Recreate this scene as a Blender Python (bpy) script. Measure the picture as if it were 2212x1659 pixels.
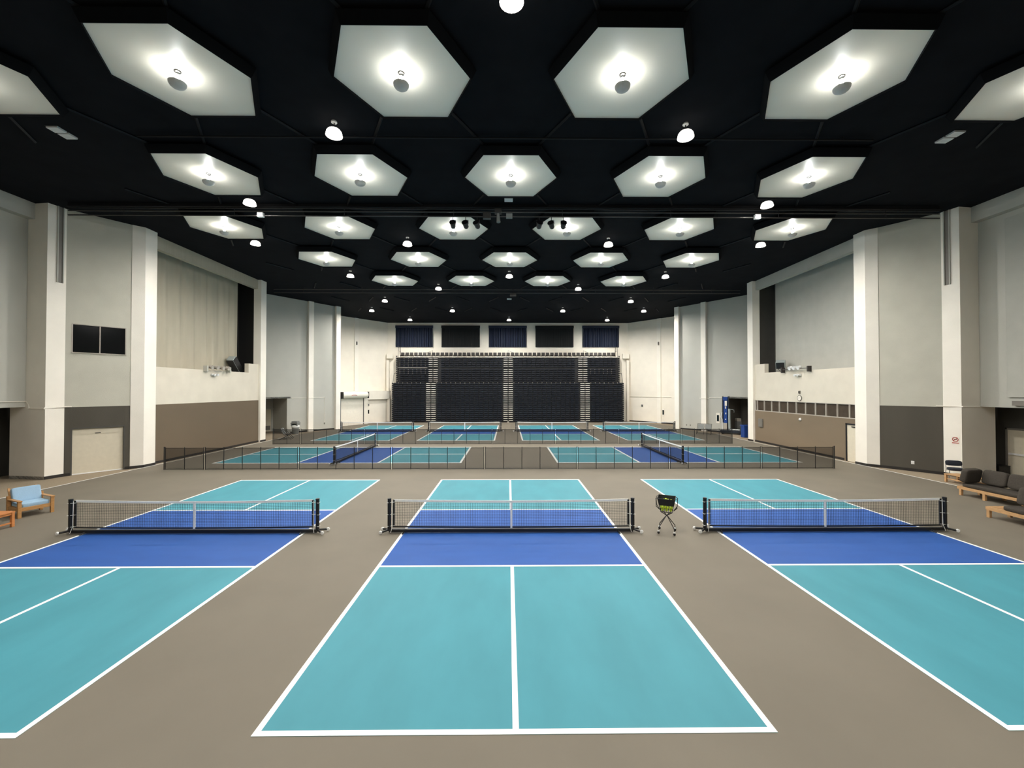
import bpy, math, random
from mathutils import Matrix, Vector, Euler

random.seed(7)
PI = math.pi
sc = bpy.context.scene
for o in list(bpy.data.objects):
    bpy.data.objects.remove(o)
COL = sc.collection

# ------------------------------------------------------------------ camera
cam_d = bpy.data.cameras.new("camera")
cam_d.sensor_width = 36.0
cam_d.sensor_fit = 'HORIZONTAL'
cam_d.lens = 887.7 / 2212 * 36.0
cam_d.clip_start, cam_d.clip_end = 0.05, 300
cam = bpy.data.objects.new("camera", cam_d)
cam.location = (0, 0, 3.993)
cam.rotation_euler = (PI / 2 + 0.0127, 0, -0.0094)
COL.objects.link(cam)
sc.camera = cam

# ------------------------------------------------------------------ world + view
w = bpy.data.worlds.new("world")
w.use_nodes = True
w.node_tree.nodes["Background"].inputs[0].default_value = (0.5, 0.55, 0.6, 1)
w.node_tree.nodes["Background"].inputs[1].default_value = 0.02
sc.world = w
sc.view_settings.view_transform = 'Standard'
sc.view_settings.look = 'None'
sc.view_settings.exposure = 0.0
sc.view_settings.gamma = 1.0
sc.view_settings.use_curve_mapping = False
sc.cycles.max_bounces = 7
sc.cycles.diffuse_bounces = 4
sc.cycles.transparent_max_bounces = 12
sc.cycles.sample_clamp_indirect = 4.0
sc.cycles.use_denoising = True
sc.cycles.caustics_reflective = False
sc.cycles.caustics_refractive = False

LAMP_EMIT = 1430.0    # radiance of a high-bay lens
BULB_EMIT = 245.0      # radiance of an uplight bulb


# ------------------------------------------------------------------ materials
def lin(h):
    h = h.lstrip('#')
    out = []
    for i in (0, 2, 4):
        v = int(h[i:i + 2], 16) / 255
        out.append(v / 12.92 if v <= 0.04045 else ((v + 0.055) / 1.055) ** 2.4)
    return tuple(out)


def mat(name, col, rough=0.6, metal=0.0, var=0.08, scale=6.0, bump=0.0, bscale=80.0, spec=0.5, stretch=None, sheen=0.0):
    m = bpy.data.materials.new(name)
    m.use_nodes = True
    nt = m.node_tree
    b = nt.nodes["Principled BSDF"]
    c = lin(col)
    b.inputs["Roughness"].default_value = rough
    b.inputs["Metallic"].default_value = metal
    b.inputs["Specular IOR Level"].default_value = spec
    tc = nt.nodes.new("ShaderNodeTexCoord")
    vec = tc.outputs["Object"]
    if stretch:
        mp = nt.nodes.new("ShaderNodeMapping")
        mp.inputs["Scale"].default_value = stretch
        nt.links.new(vec, mp.inputs["Vector"])
        vec = mp.outputs["Vector"]
    n = nt.nodes.new("ShaderNodeTexNoise")
    n.inputs["Scale"].default_value = scale
    n.inputs["Detail"].default_value = 4
    nt.links.new(vec, n.inputs["Vector"])
    r = nt.nodes.new("ShaderNodeValToRGB")
    r.color_ramp.elements[0].position = 0.3
    r.color_ramp.elements[1].position = 0.7
    r.color_ramp.elements[0].color = (*[x * (1 - var) for x in c], 1)
    r.color_ramp.elements[1].color = (*[min(1, x * (1 + var)) for x in c], 1)
    nt.links.new(n.outputs["Fac"], r.inputs["Fac"])
    nt.links.new(r.outputs["Color"], b.inputs["Base Color"])
    if bump:
        n2 = nt.nodes.new("ShaderNodeTexNoise")
        n2.inputs["Scale"].default_value = bscale
        nt.links.new(tc.outputs["Object"], n2.inputs["Vector"])
        bp = nt.nodes.new("ShaderNodeBump")
        bp.inputs["Strength"].default_value = bump
        bp.inputs["Distance"].default_value = 0.02
        nt.links.new(n2.outputs["Fac"], bp.inputs["Height"])
        nt.links.new(bp.outputs["Normal"], b.inputs["Normal"])
    return m


def emit(name, col, strength):
    m = bpy.data.materials.new(name)
    m.use_nodes = True
    nt = m.node_tree
    nt.nodes.remove(nt.nodes["Principled BSDF"])
    e = nt.nodes.new("ShaderNodeEmission")
    e.inputs[0].default_value = (*col, 1)
    e.inputs[1].default_value = strength
    nt.links.new(e.outputs[0], nt.nodes["Material Output"].inputs[0])
    return m


def banded(name, low, high, split, rough=0.75):
    """wall paint in two colours, the lower coat ending at a fixed height"""
    m = mat(name, high, rough, var=0.04, scale=1.2, bump=0.25, bscale=55, spec=0.25)
    nt = m.node_tree
    b = nt.nodes["Principled BSDF"]
    src = b.inputs["Base Color"].links[0].from_socket
    g = nt.nodes.new("ShaderNodeNewGeometry")
    sx = nt.nodes.new("ShaderNodeSeparateXYZ")
    nt.links.new(g.outputs["Position"], sx.inputs[0])
    ls = nt.nodes.new("ShaderNodeMath")
    ls.operation = 'LESS_THAN'
    ls.inputs[1].default_value = split
    nt.links.new(sx.outputs["Z"], ls.inputs[0])
    mx = nt.nodes.new("ShaderNodeMix")
    mx.data_type = 'RGBA'
    nt.links.new(ls.outputs[0], mx.inputs[0])
    nt.links.new(src, mx.inputs[6])
    n = nt.nodes.new("ShaderNodeTexNoise")
    n.inputs["Scale"].default_value = 1.6
    r = nt.nodes.new("ShaderNodeValToRGB")
    c = lin(low)
    r.color_ramp.elements[0].position, r.color_ramp.elements[1].position = 0.3, 0.7
    r.color_ramp.elements[0].color = (*[x * 0.93 for x in c], 1)
    r.color_ramp.elements[1].color = (*[x * 1.07 for x in c], 1)
    nt.links.new(n.outputs["Fac"], r.inputs["Fac"])
    nt.links.new(r.outputs["Color"], mx.inputs[7])
    nt.links.new(mx.outputs[2], b.inputs["Base Color"])
    return m


def screen_mat(name, col, clear):
    m = bpy.data.materials.new(name)
    m.use_nodes = True
    nt = m.node_tree
    b = nt.nodes["Principled BSDF"]
    b.inputs["Base Color"].default_value = (*lin(col), 1)
    b.inputs["Roughness"].default_value = 0.8
    t = nt.nodes.new("ShaderNodeBsdfTransparent")
    mx = nt.nodes.new("ShaderNodeMixShader")
    mx.inputs[0].default_value = clear
    nt.links.new(b.outputs[0], mx.inputs[1])
    nt.links.new(t.outputs[0], mx.inputs[2])
    nt.links.new(mx.outputs[0], nt.nodes["Material Output"].inputs[0])
    return m


M = {}
M['mat_grey'] = mat('grey_sport_floor', '#766f62', 0.7, var=0.05, scale=0.7, bump=0.05, bscale=300, spec=0.25)
M['teal'] = mat('teal_court_paint', '#488f9c', 0.62, var=0.07, scale=0.9, bump=0.03, bscale=300, spec=0.25, stretch=(1.6, 0.6, 1))
M['blue'] = mat('blue_court_paint', '#2a569e', 0.62, var=0.06, scale=1.4, bump=0.03, bscale=300, spec=0.25, stretch=(0.6, 1.6, 1))
M['line'] = mat('white_line_paint', '#f4f4f0', 0.6, var=0.02, spec=0.3)
M['carpet'] = mat('tan_carpet', '#9a8c78', 0.95, var=0.14, scale=40, bump=0.3, bscale=200, spec=0.1)
M['cream'] = mat('cream_wall_paint', '#efe8da', 0.75, var=0.03, scale=1.0, bump=0.25, bscale=50, spec=0.25)
M['panel'] = mat('pale_grey_wall', '#b9b8af', 0.85, var=0.03, scale=0.8, bump=0.3, bscale=60, spec=0.15)
M['a_wall'] = banded('grey_band_wall', '#534f47', '#c6c3b5', 3.165)
M['b_wall'] = banded('brown_band_wall', '#6a5d4d', '#d4ccbc', 3.165)
M['d_wall'] = banded('brown_band_wall_right', '#7f705d', '#d4ccbc', 3.165)
M['pillar'] = mat('pillar_paint', '#f3ede1', 0.7, var=0.03, scale=1.0, bump=0.2, bscale=50, spec=0.25)
M['dark_wall'] = mat('dark_grey_wall', '#4c4a45', 0.8, var=0.06, scale=2)
M['black_void'] = mat('black_paint', '#100f0d', 0.8, var=0.05)
M['ceil'] = mat('black_ceiling', '#1b1c1f', 0.95, var=0.15, scale=1.5, spec=0.05)
M['rib'] = mat('black_rib', '#121215', 0.6, var=0.1, spec=0.25)
M['steel_black'] = mat('black_steel', '#1a1a1d', 0.5, var=0.1, spec=0.4)
M['pipe'] = mat('dark_pipe', '#4a4846', 0.35, 0.6, var=0.1)
M['baseb'] = mat('dark_baseboard', '#231f1c', 0.6, var=0.05)
M['hexw'] = mat('white_reflector', '#efe9da', 0.38, var=0.015, scale=1.0, spec=0.5)
M['rim'] = mat('black_rim', '#131416', 0.95, var=0.1, spec=0.05)
M['bowl'] = mat('grey_bowl', '#d6d3ce', 0.5, var=0.04)
M['lamp'] = emit('lamp_glow', (1.0, 0.965, 0.91), LAMP_EMIT)
M['glow'] = emit('refractor_glow', (1.0, 0.95, 0.86), 4.0)
M['bulb'] = emit('bulb_glow', (0.98, 1.0, 0.98), BULB_EMIT)
M['white_metal'] = mat('white_metal', '#e8e8e6', 0.4, var=0.03)
M['chrome'] = mat('chrome', '#c9cacb', 0.2, 0.9, var=0.03)
M['black'] = mat('black_plastic', '#0f0f11', 0.45, var=0.1)
M['net'] = mat('black_net_cord', '#16181a', 0.7, var=0.1)
M['tape'] = mat('white_tape', '#f3f1ea', 0.6, var=0.04, scale=12)
M['screen'] = screen_mat('black_mesh_screen', '#161513', 0.64)
M['seat'] = mat('charcoal_plastic', '#1f222a', 0.25, var=0.1, scale=3, spec=0.5)
M['chair_brown'] = mat('dark_brown_plastic', '#2a2523', 0.5, var=0.1)
M['step'] = mat('pale_step_edge', '#efe8dc', 0.5, var=0.06)
M['navy_cloth'] = mat('navy_cloth', '#19233a', 0.7, var=0.12, scale=5, stretch=(6, 1, 0.3))
M['unlit_black_cloth'] = mat('unlit_black_cloth', '#0d1113', 0.9, var=0.1)
M['drape'] = mat('grey_drape', '#b3ac9a', 0.9, var=0.05, scale=2, stretch=(1, 3, 0.2), spec=0.1)
M['drape2'] = mat('pale_grey_drape', '#b2b1a8', 0.9, var=0.04, scale=1.4, bump=0.2, bscale=6, spec=0.1)
M['glass_dark'] = mat('dark_glass', '#07090c', 0.12, var=0.05)
M['glass_brown'] = mat('brown_glass', '#4a4036', 0.25, var=0.12, scale=3)
M['mullion'] = mat('grey_mullion', '#b3aba0', 0.5, var=0.03)
M['door_w'] = mat('offwhite_door', '#d9d0bb', 0.6, var=0.03, spec=0.3)
M['roll_w'] = mat('white_roller_door', '#efe8da', 0.5, var=0.03)
M['wood'] = mat('oak_wood', '#b98a55', 0.5, var=0.18, scale=7, stretch=(1, 8, 8))
M['wood2'] = mat('orange_wood', '#c8824a', 0.5, var=0.15, scale=7, stretch=(8, 1, 8))
M['wood3'] = mat('teak_wood', '#c39a6c', 0.55, var=0.15, scale=7, stretch=(8, 1, 8))
M['ltblue'] = mat('light_blue_fabric', '#9dbbd3', 0.9, var=0.06, scale=60, spec=0.1)
M['char'] = mat('charcoal_fabric', '#49443e', 0.95, var=0.1, scale=30, spec=0.1)
M['navy'] = mat('navy_upholstery', '#20242f', 0.7, var=0.08)
M['yellow'] = mat('yellow_green_ball', '#d4e83c', 0.5, var=0.05)
M['lift_blue'] = mat('blue_enamel', '#14408c', 0.4, var=0.06)
M['lift_dark'] = mat('dark_enamel', '#1c2530', 0.5, var=0.1)
M['lift_grey'] = mat('grey_enamel', '#aab4b3', 0.4, 0.2, var=0.05)
M['bin_blue'] = mat('blue_plastic', '#1a3f86', 0.45, var=0.05)
M['grey_plastic'] = mat('grey_plastic', '#7d7f7c', 0.6, var=0.06)
M['bag'] = mat('white_bag', '#e6e8e6', 0.5, var=0.05)
M['panel_box'] = mat('grey_panel_box', '#77726a', 0.6, var=0.04)
M['red'] = mat('red_print', '#b04034', 0.6, var=0.03)
M['pink'] = mat('faded_red_print', '#c98a86', 0.6, var=0.03)
M['sign'] = mat('sign_white', '#eee7da', 0.6, var=0.02)
M['frame_pic'] = mat('dark_picture', '#3a332b', 0.4, var=0.15, scale=8)


# ------------------------------------------------------------------ mesh helper
class MB:
    def __init__(s):
        s.v, s.f = [], []

    def add(s, vs, fs, mtx=None):
        k = len(s.v)
        s.v += [tuple(mtx @ Vector(p)) if mtx is not None else tuple(p) for p in vs]
        s.f += [tuple(i + k for i in f) for f in fs]
        return s

    def box(s, c, d, rot=None):
        x, y, z = d[0] / 2, d[1] / 2, d[2] / 2
        vs = [(-x, -y, -z), (x, -y, -z), (x, y, -z), (-x, y, -z), (-x, -y, z), (x, -y, z), (x, y, z), (-x, y, z)]
        m = Matrix.Translation(c)
        if rot:
            m = m @ Euler(rot).to_matrix().to_4x4()
        return s.add(vs, [(3, 2, 1, 0), (4, 5, 6, 7), (0, 1, 5, 4), (1, 2, 6, 5), (2, 3, 7, 6), (3, 0, 4, 7)], m)

    def bx(s, x0, x1, y0, y1, z0, z1):
        return s.box(((x0 + x1) / 2, (y0 + y1) / 2, (z0 + z1) / 2), (abs(x1 - x0), abs(y1 - y0), abs(z1 - z0)))

    def prism(s, poly, z0, z1):
        a = sum(poly[i][0] * poly[(i + 1) % len(poly)][1] - poly[(i + 1) % len(poly)][0] * poly[i][1] for i in range(len(poly)))
        if a < 0:
            poly = poly[::-1]
        n = len(poly)
        vs = [(x, y, z0) for x, y in poly] + [(x, y, z1) for x, y in poly]
        fs = [tuple(range(n))[::-1], tuple(range(n, 2 * n))] + [(i, (i + 1) % n, n + (i + 1) % n, n + i) for i in range(n)]
        return s.add(vs, fs)

    def tube(s, pts, r, seg=8):
        pts = [Vector(p) for p in pts]
        vs, fs = [], []
        n = len(pts)
        for i, p in enumerate(pts):
            if i == 0:
                d = pts[1] - p
            elif i == n - 1:
                d = p - pts[i - 1]
            else:
                d = (pts[i + 1] - p).normalized() + (p - pts[i - 1]).normalized()
            d.normalize()
            up = Vector((0, 0, 1)) if abs(d.z) < 0.95 else Vector((1, 0, 0))
            a = d.cross(up).normalized()
            b = d.cross(a).normalized()
            rr = r[i] if isinstance(r, (list, tuple)) else r
            for k in range(seg):
                t = 2 * PI * k / seg
                vs.append(p + a * math.cos(t) * rr + b * math.sin(t) * rr)
        for i in range(n - 1):
            for k in range(seg):
                k2 = (k + 1) % seg
                fs.append((i * seg + k, i * seg + k2, (i + 1) * seg + k2, (i + 1) * seg + k))
        fs.append(tuple(range(seg)))
        fs.append(tuple(range((n - 1) * seg, n * seg))[::-1])
        return s.add(vs, fs)

    def lathe(s, prof, c=(0, 0, 0), seg=20, mtx=None):
        vs, fs = [], []
        for r, z in prof:
            for k in range(seg):
                t = 2 * PI * k / seg
                vs.append((r * math.cos(t), r * math.sin(t), z))
        n = len(prof)
        for i in range(n - 1):
            for k in range(seg):
                k2 = (k + 1) % seg
                fs.append((i * seg + k, i * seg + k2, (i + 1) * seg + k2, (i + 1) * seg + k))
        fs.append(tuple(range(seg))[::-1])
        fs.append(tuple(range((n - 1) * seg, n * seg)))
        m = Matrix.Translation(c)
        if mtx is not None:
            m = m @ mtx
        return s.add(vs, fs, m)

    def ball(s, c, d, nu=12, nv=8, e=1.0, rot=None):
        """ellipsoid; e < 1 squares it off like a stuffed cushion"""
        def pw(v):
            return math.copysign(abs(v) ** e, v)
        vs, fs = [], []
        for j in range(nv + 1):
            ph = -PI / 2 + PI * j / nv
            for i in range(nu):
                th = 2 * PI * i / nu
                vs.append((d[0] / 2 * pw(math.cos(ph)) * pw(math.cos(th)), d[1] / 2 * pw(math.cos(ph)) * pw(math.sin(th)), d[2] / 2 * pw(math.sin(ph))))
        for j in range(nv):
            for i in range(nu):
                i2 = (i + 1) % nu
                fs.append((j * nu + i, j * nu + i2, (j + 1) * nu + i2, (j + 1) * nu + i))
        m = Matrix.Translation(c)
        if rot:
            m = m @ Euler(rot).to_matrix().to_4x4()
        return s.add(vs, fs, m)

    def build(s, name, m, parent=None, smooth=False, bevel=0.0, loc=None):
        me = bpy.data.meshes.new(name)
        me.from_pydata(s.v, [], s.f)
        me.materials.append(M[m] if isinstance(m, str) else m)
        if smooth:
            me.polygons.foreach_set("use_smooth", [True] * len(me.polygons))
        me.update()
        o = bpy.data.objects.new(name, me)
        COL.objects.link(o)
        if parent is not None:
            o.parent = parent
        if loc is not None:
            o.location = loc
        if bevel:
            b = o.modifiers.new("bevel", 'BEVEL')
            b.width = bevel
            b.segments = 2
            b.limit_method = 'ANGLE'
        if smooth:
            e = o.modifiers.new("split", 'EDGE_SPLIT')
            e.split_angle = math.radians(45)
        return o


def tag(o, label, cat, group=None, kind=None):
    o['label'] = label
    o['category'] = cat
    if group:
        o['group'] = group
    if kind:
        o['kind'] = kind
    return o


def thing(name, label, cat, loc=(0, 0, 0), rz=0.0, group=None, rot=None):
    o = bpy.data.objects.new(name, None)
    o.empty_display_size = 0.2
    COL.objects.link(o)
    o.location = loc
    o.rotation_euler = rot if rot else (0, 0, rz)
    return tag(o, label, cat, group)


def kids(o):
    return [c for c in bpy.data.objects if c.parent is o]


def copy_tree(o, parent=None):
    ch = o.children[:]
    c = o.copy()
    COL.objects.link(c)
    if parent is not None:
        c.parent = parent
    for k in ch:
        copy_tree(k, c)
    return c


def dup(src, label, loc, rz=0.0, group=None):
    c = copy_tree(src)
    c.location = loc
    c.rotation_euler = (0, 0, rz)
    c['label'] = label
    if group:
        c['group'] = group
    return c


def struct(name, mb, m, parent=None, **k):
    o = mb.build(name, m, parent, **k)
    if parent is None:
        o['kind'] = 'structure'
    return o


# ------------------------------------------------------------------ room shell
CZ = 12.3            # underside of the ceiling deck
fl = struct('floor', MB().bx(-30, 30, -9, 55, -0.2, -0.006), 'carpet')
# grey rubber sports floor laid between the carpeted side strips
smat = MB().prism([(-18.55, -8), (18.55, -8), (18.55, 36.8), (17.0, 41.2), (18.3, 44.2), (14.7, 50.4), (14.7, 51.3), (-14.7, 51.3), (-14.7, 50.4),
                   (-18.2, 44.2), (-17.0, 41.2), (-18.55, 36.8)], -0.006, 0.0).build('sports_floor', 'mat_grey', fl)
smat['label'] = 'grey rubber sports surface'
for s in (-1, 1):
    e = MB().bx(s * 18.55, s * 18.6, -8, 36.6, -0.006, 0.004).build('floor_edge_strip', 'line', fl)
    e['label'] = 'thin pale edge strip'

ceil = struct('ceiling', MB().bx(-30, 30, -9, 55, CZ, CZ + 0.3), 'ceil')


def inward(p0, p1):
    tx, ty = p1[0] - p0[0], p1[1] - p0[1]
    L = math.hypot(tx, ty)
    tx, ty = tx / L, ty / L
    n = (-ty, tx)
    mx, my = (p0[0] + p1[0]) / 2, (p0[1] + p1[1]) / 2
    if n[0] * (0 - mx) + n[1] * (25 - my) < 0:
        n = (ty, -tx)
    return (tx, ty), n, L


def wall(name, p0, p1, z0, z1, m, t=0.3, parent=None):
    (tx, ty), n, L = inward(p0, p1)
    q0 = (p0[0] - n[0] * t, p0[1] - n[1] * t)
    q1 = (p1[0] - n[0] * t, p1[1] - n[1] * t)
    return struct(name, MB().prism([p0, p1, q1, q0], z0, z1), m, parent)


def on(p0, p1, u, z, d=0.0):
    """point u along a wall line, height z, d out into the hall; and the turn that makes local +Y face the hall"""
    (tx, ty), n, L = inward(p0, p1)
    return (p0[0] + tx * u + n[0] * d, p0[1] + ty * u + n[1] * d, z), math.atan2(n[1], n[0]) - PI / 2


def sx(s, pts):
    return [(s * x, y) for x, y in pts]


SIDE = {-1: 'left', 1: 'right'}
A = {s: ((s * 20.35, 19.05), (s * 19.0, 20.85)) for s in (-1, 1)}
B = {s: ((s * 18.9, 21.7), (s * 18.9, 31.4)) for s in (-1, 1)}
EW = {s: ((s * 21.3, 35.5), (s * 17.1, 41.6)) for s in (-1, 1)}
F = {s: ((s * 19.0, 46.5), (s * 15.05, 51.4)) for s in (-1, 1)}
G = ((-18.3, 44.3), (-14.6, 50.7))
BK = ((-15.05, 51.4), (15.05, 51.4))

tn = 0


def trim(mb, m, **k):
    global tn
    tn += 1
    return struct('trim_%d' % tn, mb, m, **k)


for s in (-1, 1):
    side = SIDE[s]
    # near part: a wall on an overhang, a darker recessed wall below
    struct('wall_' + side, MB().bx(s * 21.5, s * 23.2, -8, 18.6, 3.2, CZ), 'panel')
    struct('wall_' + side, MB().bx(s * 23.2, s * 23.5, -8, 20.5, 0, 3.2), 'dark_wall')
    struct('wall_' + side, MB().bx(s * 22.3, s * 23.2, 20.0, 20.3, 0, 3.2), 'dark_wall')
    trim(MB().bx(s * 21.15, s * 21.5, -8, 18.5, 11.6, CZ), 'panel')
    # first pillar
    trim(MB().prism(sx(s, [(22.3, 18.62), (20.5, 18.4), (20.35, 19.05), (20.7, 19.6), (22.3, 20.0)]), 0.0, CZ), 'pillar')
    struct('wall_' + side, MB().prism(sx(s, [(21.5, 18.6), (22.3, 18.62), (22.3, 20.0), (21.5, 19.8)]), 3.2, CZ), 'panel')
    # angled wall with banded paint
    if s == 1:
        wall('wall_' + side, A[s][0], A[s][1], 0, CZ, 'a_wall')
    else:
        # leave the openings of the roll-up door and of the dark window
        (tx, ty), n, L = inward(*A[s])
        def seg(u0, u1, z0, z1):
            a0, _ = on(*A[s], u0, 0)
            a1, _ = on(*A[s], u1, 0)
            wall('wall_left', a0[:2], a1[:2], z0, z1, 'a_wall')
        seg(0, 0.2, 0, CZ)
        seg(2.08, L, 0, CZ)
        seg(0.2, 2.08, 2.2, 5.68)
        seg(0.2, 2.08, 7.05, CZ)
    # second pillar
    trim(MB().prism(sx(s, [(19.6, 21.9), (18.62, 21.9), (18.62, 21.2), (18.98, 20.84), (19.6, 21.2)]), 0.0, CZ), 'pillar')
    # balcony wall: parapet, step, and header
    if s == -1:
        struct('wall_' + side, MB().bx(s * 18.9, s * 19.2, 21.9, 31.3, 0, 5.2), 'b_wall')
    else:
        struct('wall_' + side, MB().bx(s * 18.9, s * 19.2, 21.9, 31.3, 0, 2.38), 'd_wall')
        struct('wall_' + side, MB().bx(s * 18.9, s * 19.2, 21.9, 31.3, 3.17, 5.2), 'b_wall')
    struct('wall_' + side, MB().bx(s * 18.9, s * 19.2, 30.1, 31.3, 5.2, 5.87), 'b_wall')
    struct('wall_' + side, MB().bx(s * 19.0, s * 19.3, 21.9, 31.3, 11.6, CZ), 'drape' if s == -1 else 'drape2')
    struct('wall_' + side, MB().bx(s * 19.2, s * 20.9, 21.9, 31.9, 5.0, 5.15), 'panel')
    vm = 'black_void' if s == -1 else 'dark_wall'
    struct('wall_' + side, MB().bx(s * 20.6, s * 20.9, 21.2, 31.9, 5.15, CZ), vm)
    struct('wall_' + side, MB().bx(s * 19.35, s * 20.6, 31.6, 31.9, 5.15, CZ), vm)
    struct('wall_' + side, MB().bx(s * 19.6, s * 20.6, 21.2, 21.5, 5.15, CZ), 'panel')
    # third pillar, the corner behind it and the long angled wall
    trim(MB().bx(s * 18.75, s * 19.3, 31.3, 31.98, 0.0, CZ), 'pillar')
    struct('wall_' + side, MB().bx(s * 19.3, s * 21.6, 31.95, 32.2, 3.16, CZ), 'panel')
    struct('wall_' + side, MB().bx(s * 21.4, s * 21.7, 32.0, 35.6, 3.16, CZ), 'panel')
    wall('wall_' + side, EW[s][0], EW[s][1], 3.16, CZ, 'panel')
    e_j, _ = on(*EW[s], 2.6, 0)
    wall('wall_' + side, e_j[:2], EW[s][1], 0, 3.16, 'panel')
    for u in (4.38, 7.2):
        p, rz = on(*EW[s], u, 0, 0)
        b = MB()
        b.add(*(lambda q: (q.v, q.f))(MB().bx(-0.24, 0.24, -0.1, 0.28, 0, CZ)), Matrix.Translation(p) @ Matrix.Rotation(rz, 4, 'Z'))
        trim(b, 'pillar')
    struct('wall_' + side, MB().prism(sx(s, [(17.15, 41.65), (19.05, 46.5), (19.4, 46.4), (17.5, 41.5)]), 0, CZ), 'cream')
    wall('wall_' + side, F[s][0], F[s][1], 0, CZ, 'cream')
    p, rz = on(*F[s], 2.0, 0, 0)
    b = MB()
    b.add(*(lambda q: (q.v, q.f))(MB().bx(-0.24, 0.24, -0.1, 0.12, 0, CZ)), Matrix.Translation(p) @ Matrix.Rotation(rz, 4, 'Z'))
    trim(b, 'pillar')
    # rooms behind the low openings
    rm = 'panel' if s == -1 else 'panel_box'
    J = e_j[:2]
    wall('wall_' + side, J, (s * 22.2, 39.6), 0, 3.16, rm)
    wall('wall_' + side, (s * 22.2, 39.6), (s * 26.0, 34.5), 0, 3.16, rm)
    wall('wall_' + side, (s * 26.0, 34.5), (s * 23.5, 32.0), 0, 3.16, rm)
    wall('wall_' + side, (s * 23.5, 32.1), (s * 19.3, 32.1), 0, 3.16, rm, t=0.1)
    struct('ceiling', MB().prism(sx(s, [(19.3, 32.0), (21.3, 35.5), (J[0] * s, J[1]), (22.3, 39.8), (26.3, 34.5), (23.6, 31.8)]), 3.16, 3.3), 'ceil')
    # small return wall at the back corner
    struct('wall_' + side, MB().bx(s * 14.75, s * 15.05, 50.9, 51.4, 0, 7.6), 'cream')
    struct('wall_' + side, MB().prism(sx(s, [(15.05, 51.4), (15.05, 50.95), (14.3, 50.95), (14.3, 51.4)]), 7.8, 8.4), 'cream')
    # baseboards
    k = 'baseboard_' + side
    def bb(p0, p1, h=0.13):
        (tx, ty), n, L = inward(p0, p1)
        t = 0.025
        struct(k, MB().prism([p0, p1, (p1[0] + n[0] * t, p1[1] + n[1] * t), (p0[0] + n[0] * t, p0[1] + n[1] * t)], 0, h), 'baseb')
    bb((s * 22.3, 18.62), (s * 20.5, 18.4))
    bb((s * 20.5, 18.4), (s * 20.35, 19.05))
    if s == 1:
        bb(A[s][0], A[s][1])
    else:
        a0, _ = on(*A[s], 0.2, 0); a1, _ = on(*A[s], 2.08, 0)
        bb(A[s][0], a0[:2]); bb(a1[:2], A[s][1])
    bb((s * 18.98, 20.84), (s * 18.62, 21.2))
    bb((s * 18.62, 21.2), (s * 18.62, 21.9))
    bb((s * 18.9, 22.98 if s == 1 else 21.9), (s * 18.9, 31.3))
    bb((s * 18.75, 31.3), (s * 18.75, 31.98))
    bb(e_j[:2], EW[s][1])
    if s == 1:
        bb(F[s][0], F[s][1])

# back and front walls
struct('wall_back', MB().bx(-15.4, 15.4, 51.4, 51.7, 0, CZ), 'cream')
struct('wall_front', MB().bx(-23.5, 23.5, -8.3, -8, 0, CZ), 'panel')

# lower block in front of the left rear wall (carries the roller door)
struct('wall_left', MB().prism([(-18.3, 44.3), (-16.25, 47.85), (-17.4, 48.4), (-19.0, 46.5)], 0, 3.8), 'cream')
struct('wall_left', MB().prism([(-16.25, 47.85), (-14.6, 50.7), (-14.6, 51.4), (-15.05, 51.4), (-17.4, 48.4)], 2.8, 3.8), 'cream')
struct('wall_left', MB().prism([(-16.5, 48.0), (-14.85, 50.85), (-14.85, 51.4), (-15.05, 51.4), (-17.4, 48.4)], 0, 2.8), 'cream')
struct('wall_left', MB().bx(-14.85, -14.55, 50.7, 51.35, 0, 2.8), 'cream')

# ceiling rib grid and frames between the hexagons
HX, HY = 5.62, 4.95
hexes = []
for r, n in enumerate((6, 5, 6, 5, 4)):
    for i in range(n):
        hexes.append((r, i, n, 0.1 + (i - (n - 1) / 2) * HX, 10.45 + HY * r))
HEXP = [(-0.935, -1.555), (0.935, -1.555), (1.755, 0.0), (0.935, 1.555), (-0.935, 1.555), (-1.755, 0.0)]
ribs = MB()
for r in range(-2, 8):
    for i in range(-4, 5):
        x = 0.1 + (i + (0.5 if r % 2 == 0 else 0)) * HX
        y = 10.45 + HY * r
        if abs(x) > 17.5 or y > 44 or y < -6:
            continue
        for dx in (-1, 1):
            x0, y0 = x + dx * 0.935, y + 1.6
            x1, y1 = x + dx * (HX / 2 - 0.935), y + HY - 1.6
            if abs(x1) < 18:
                ribs.tube([(x0, y0, 12.26), (x1, y1, 12.26)], 0.045, 4)
ribs.build('ceiling_rib_grid', 'rib', ceil)

# ------------------------------------------------------------------ courts painted on the sports floor
CW, CL = 6.096, 13.411


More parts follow.
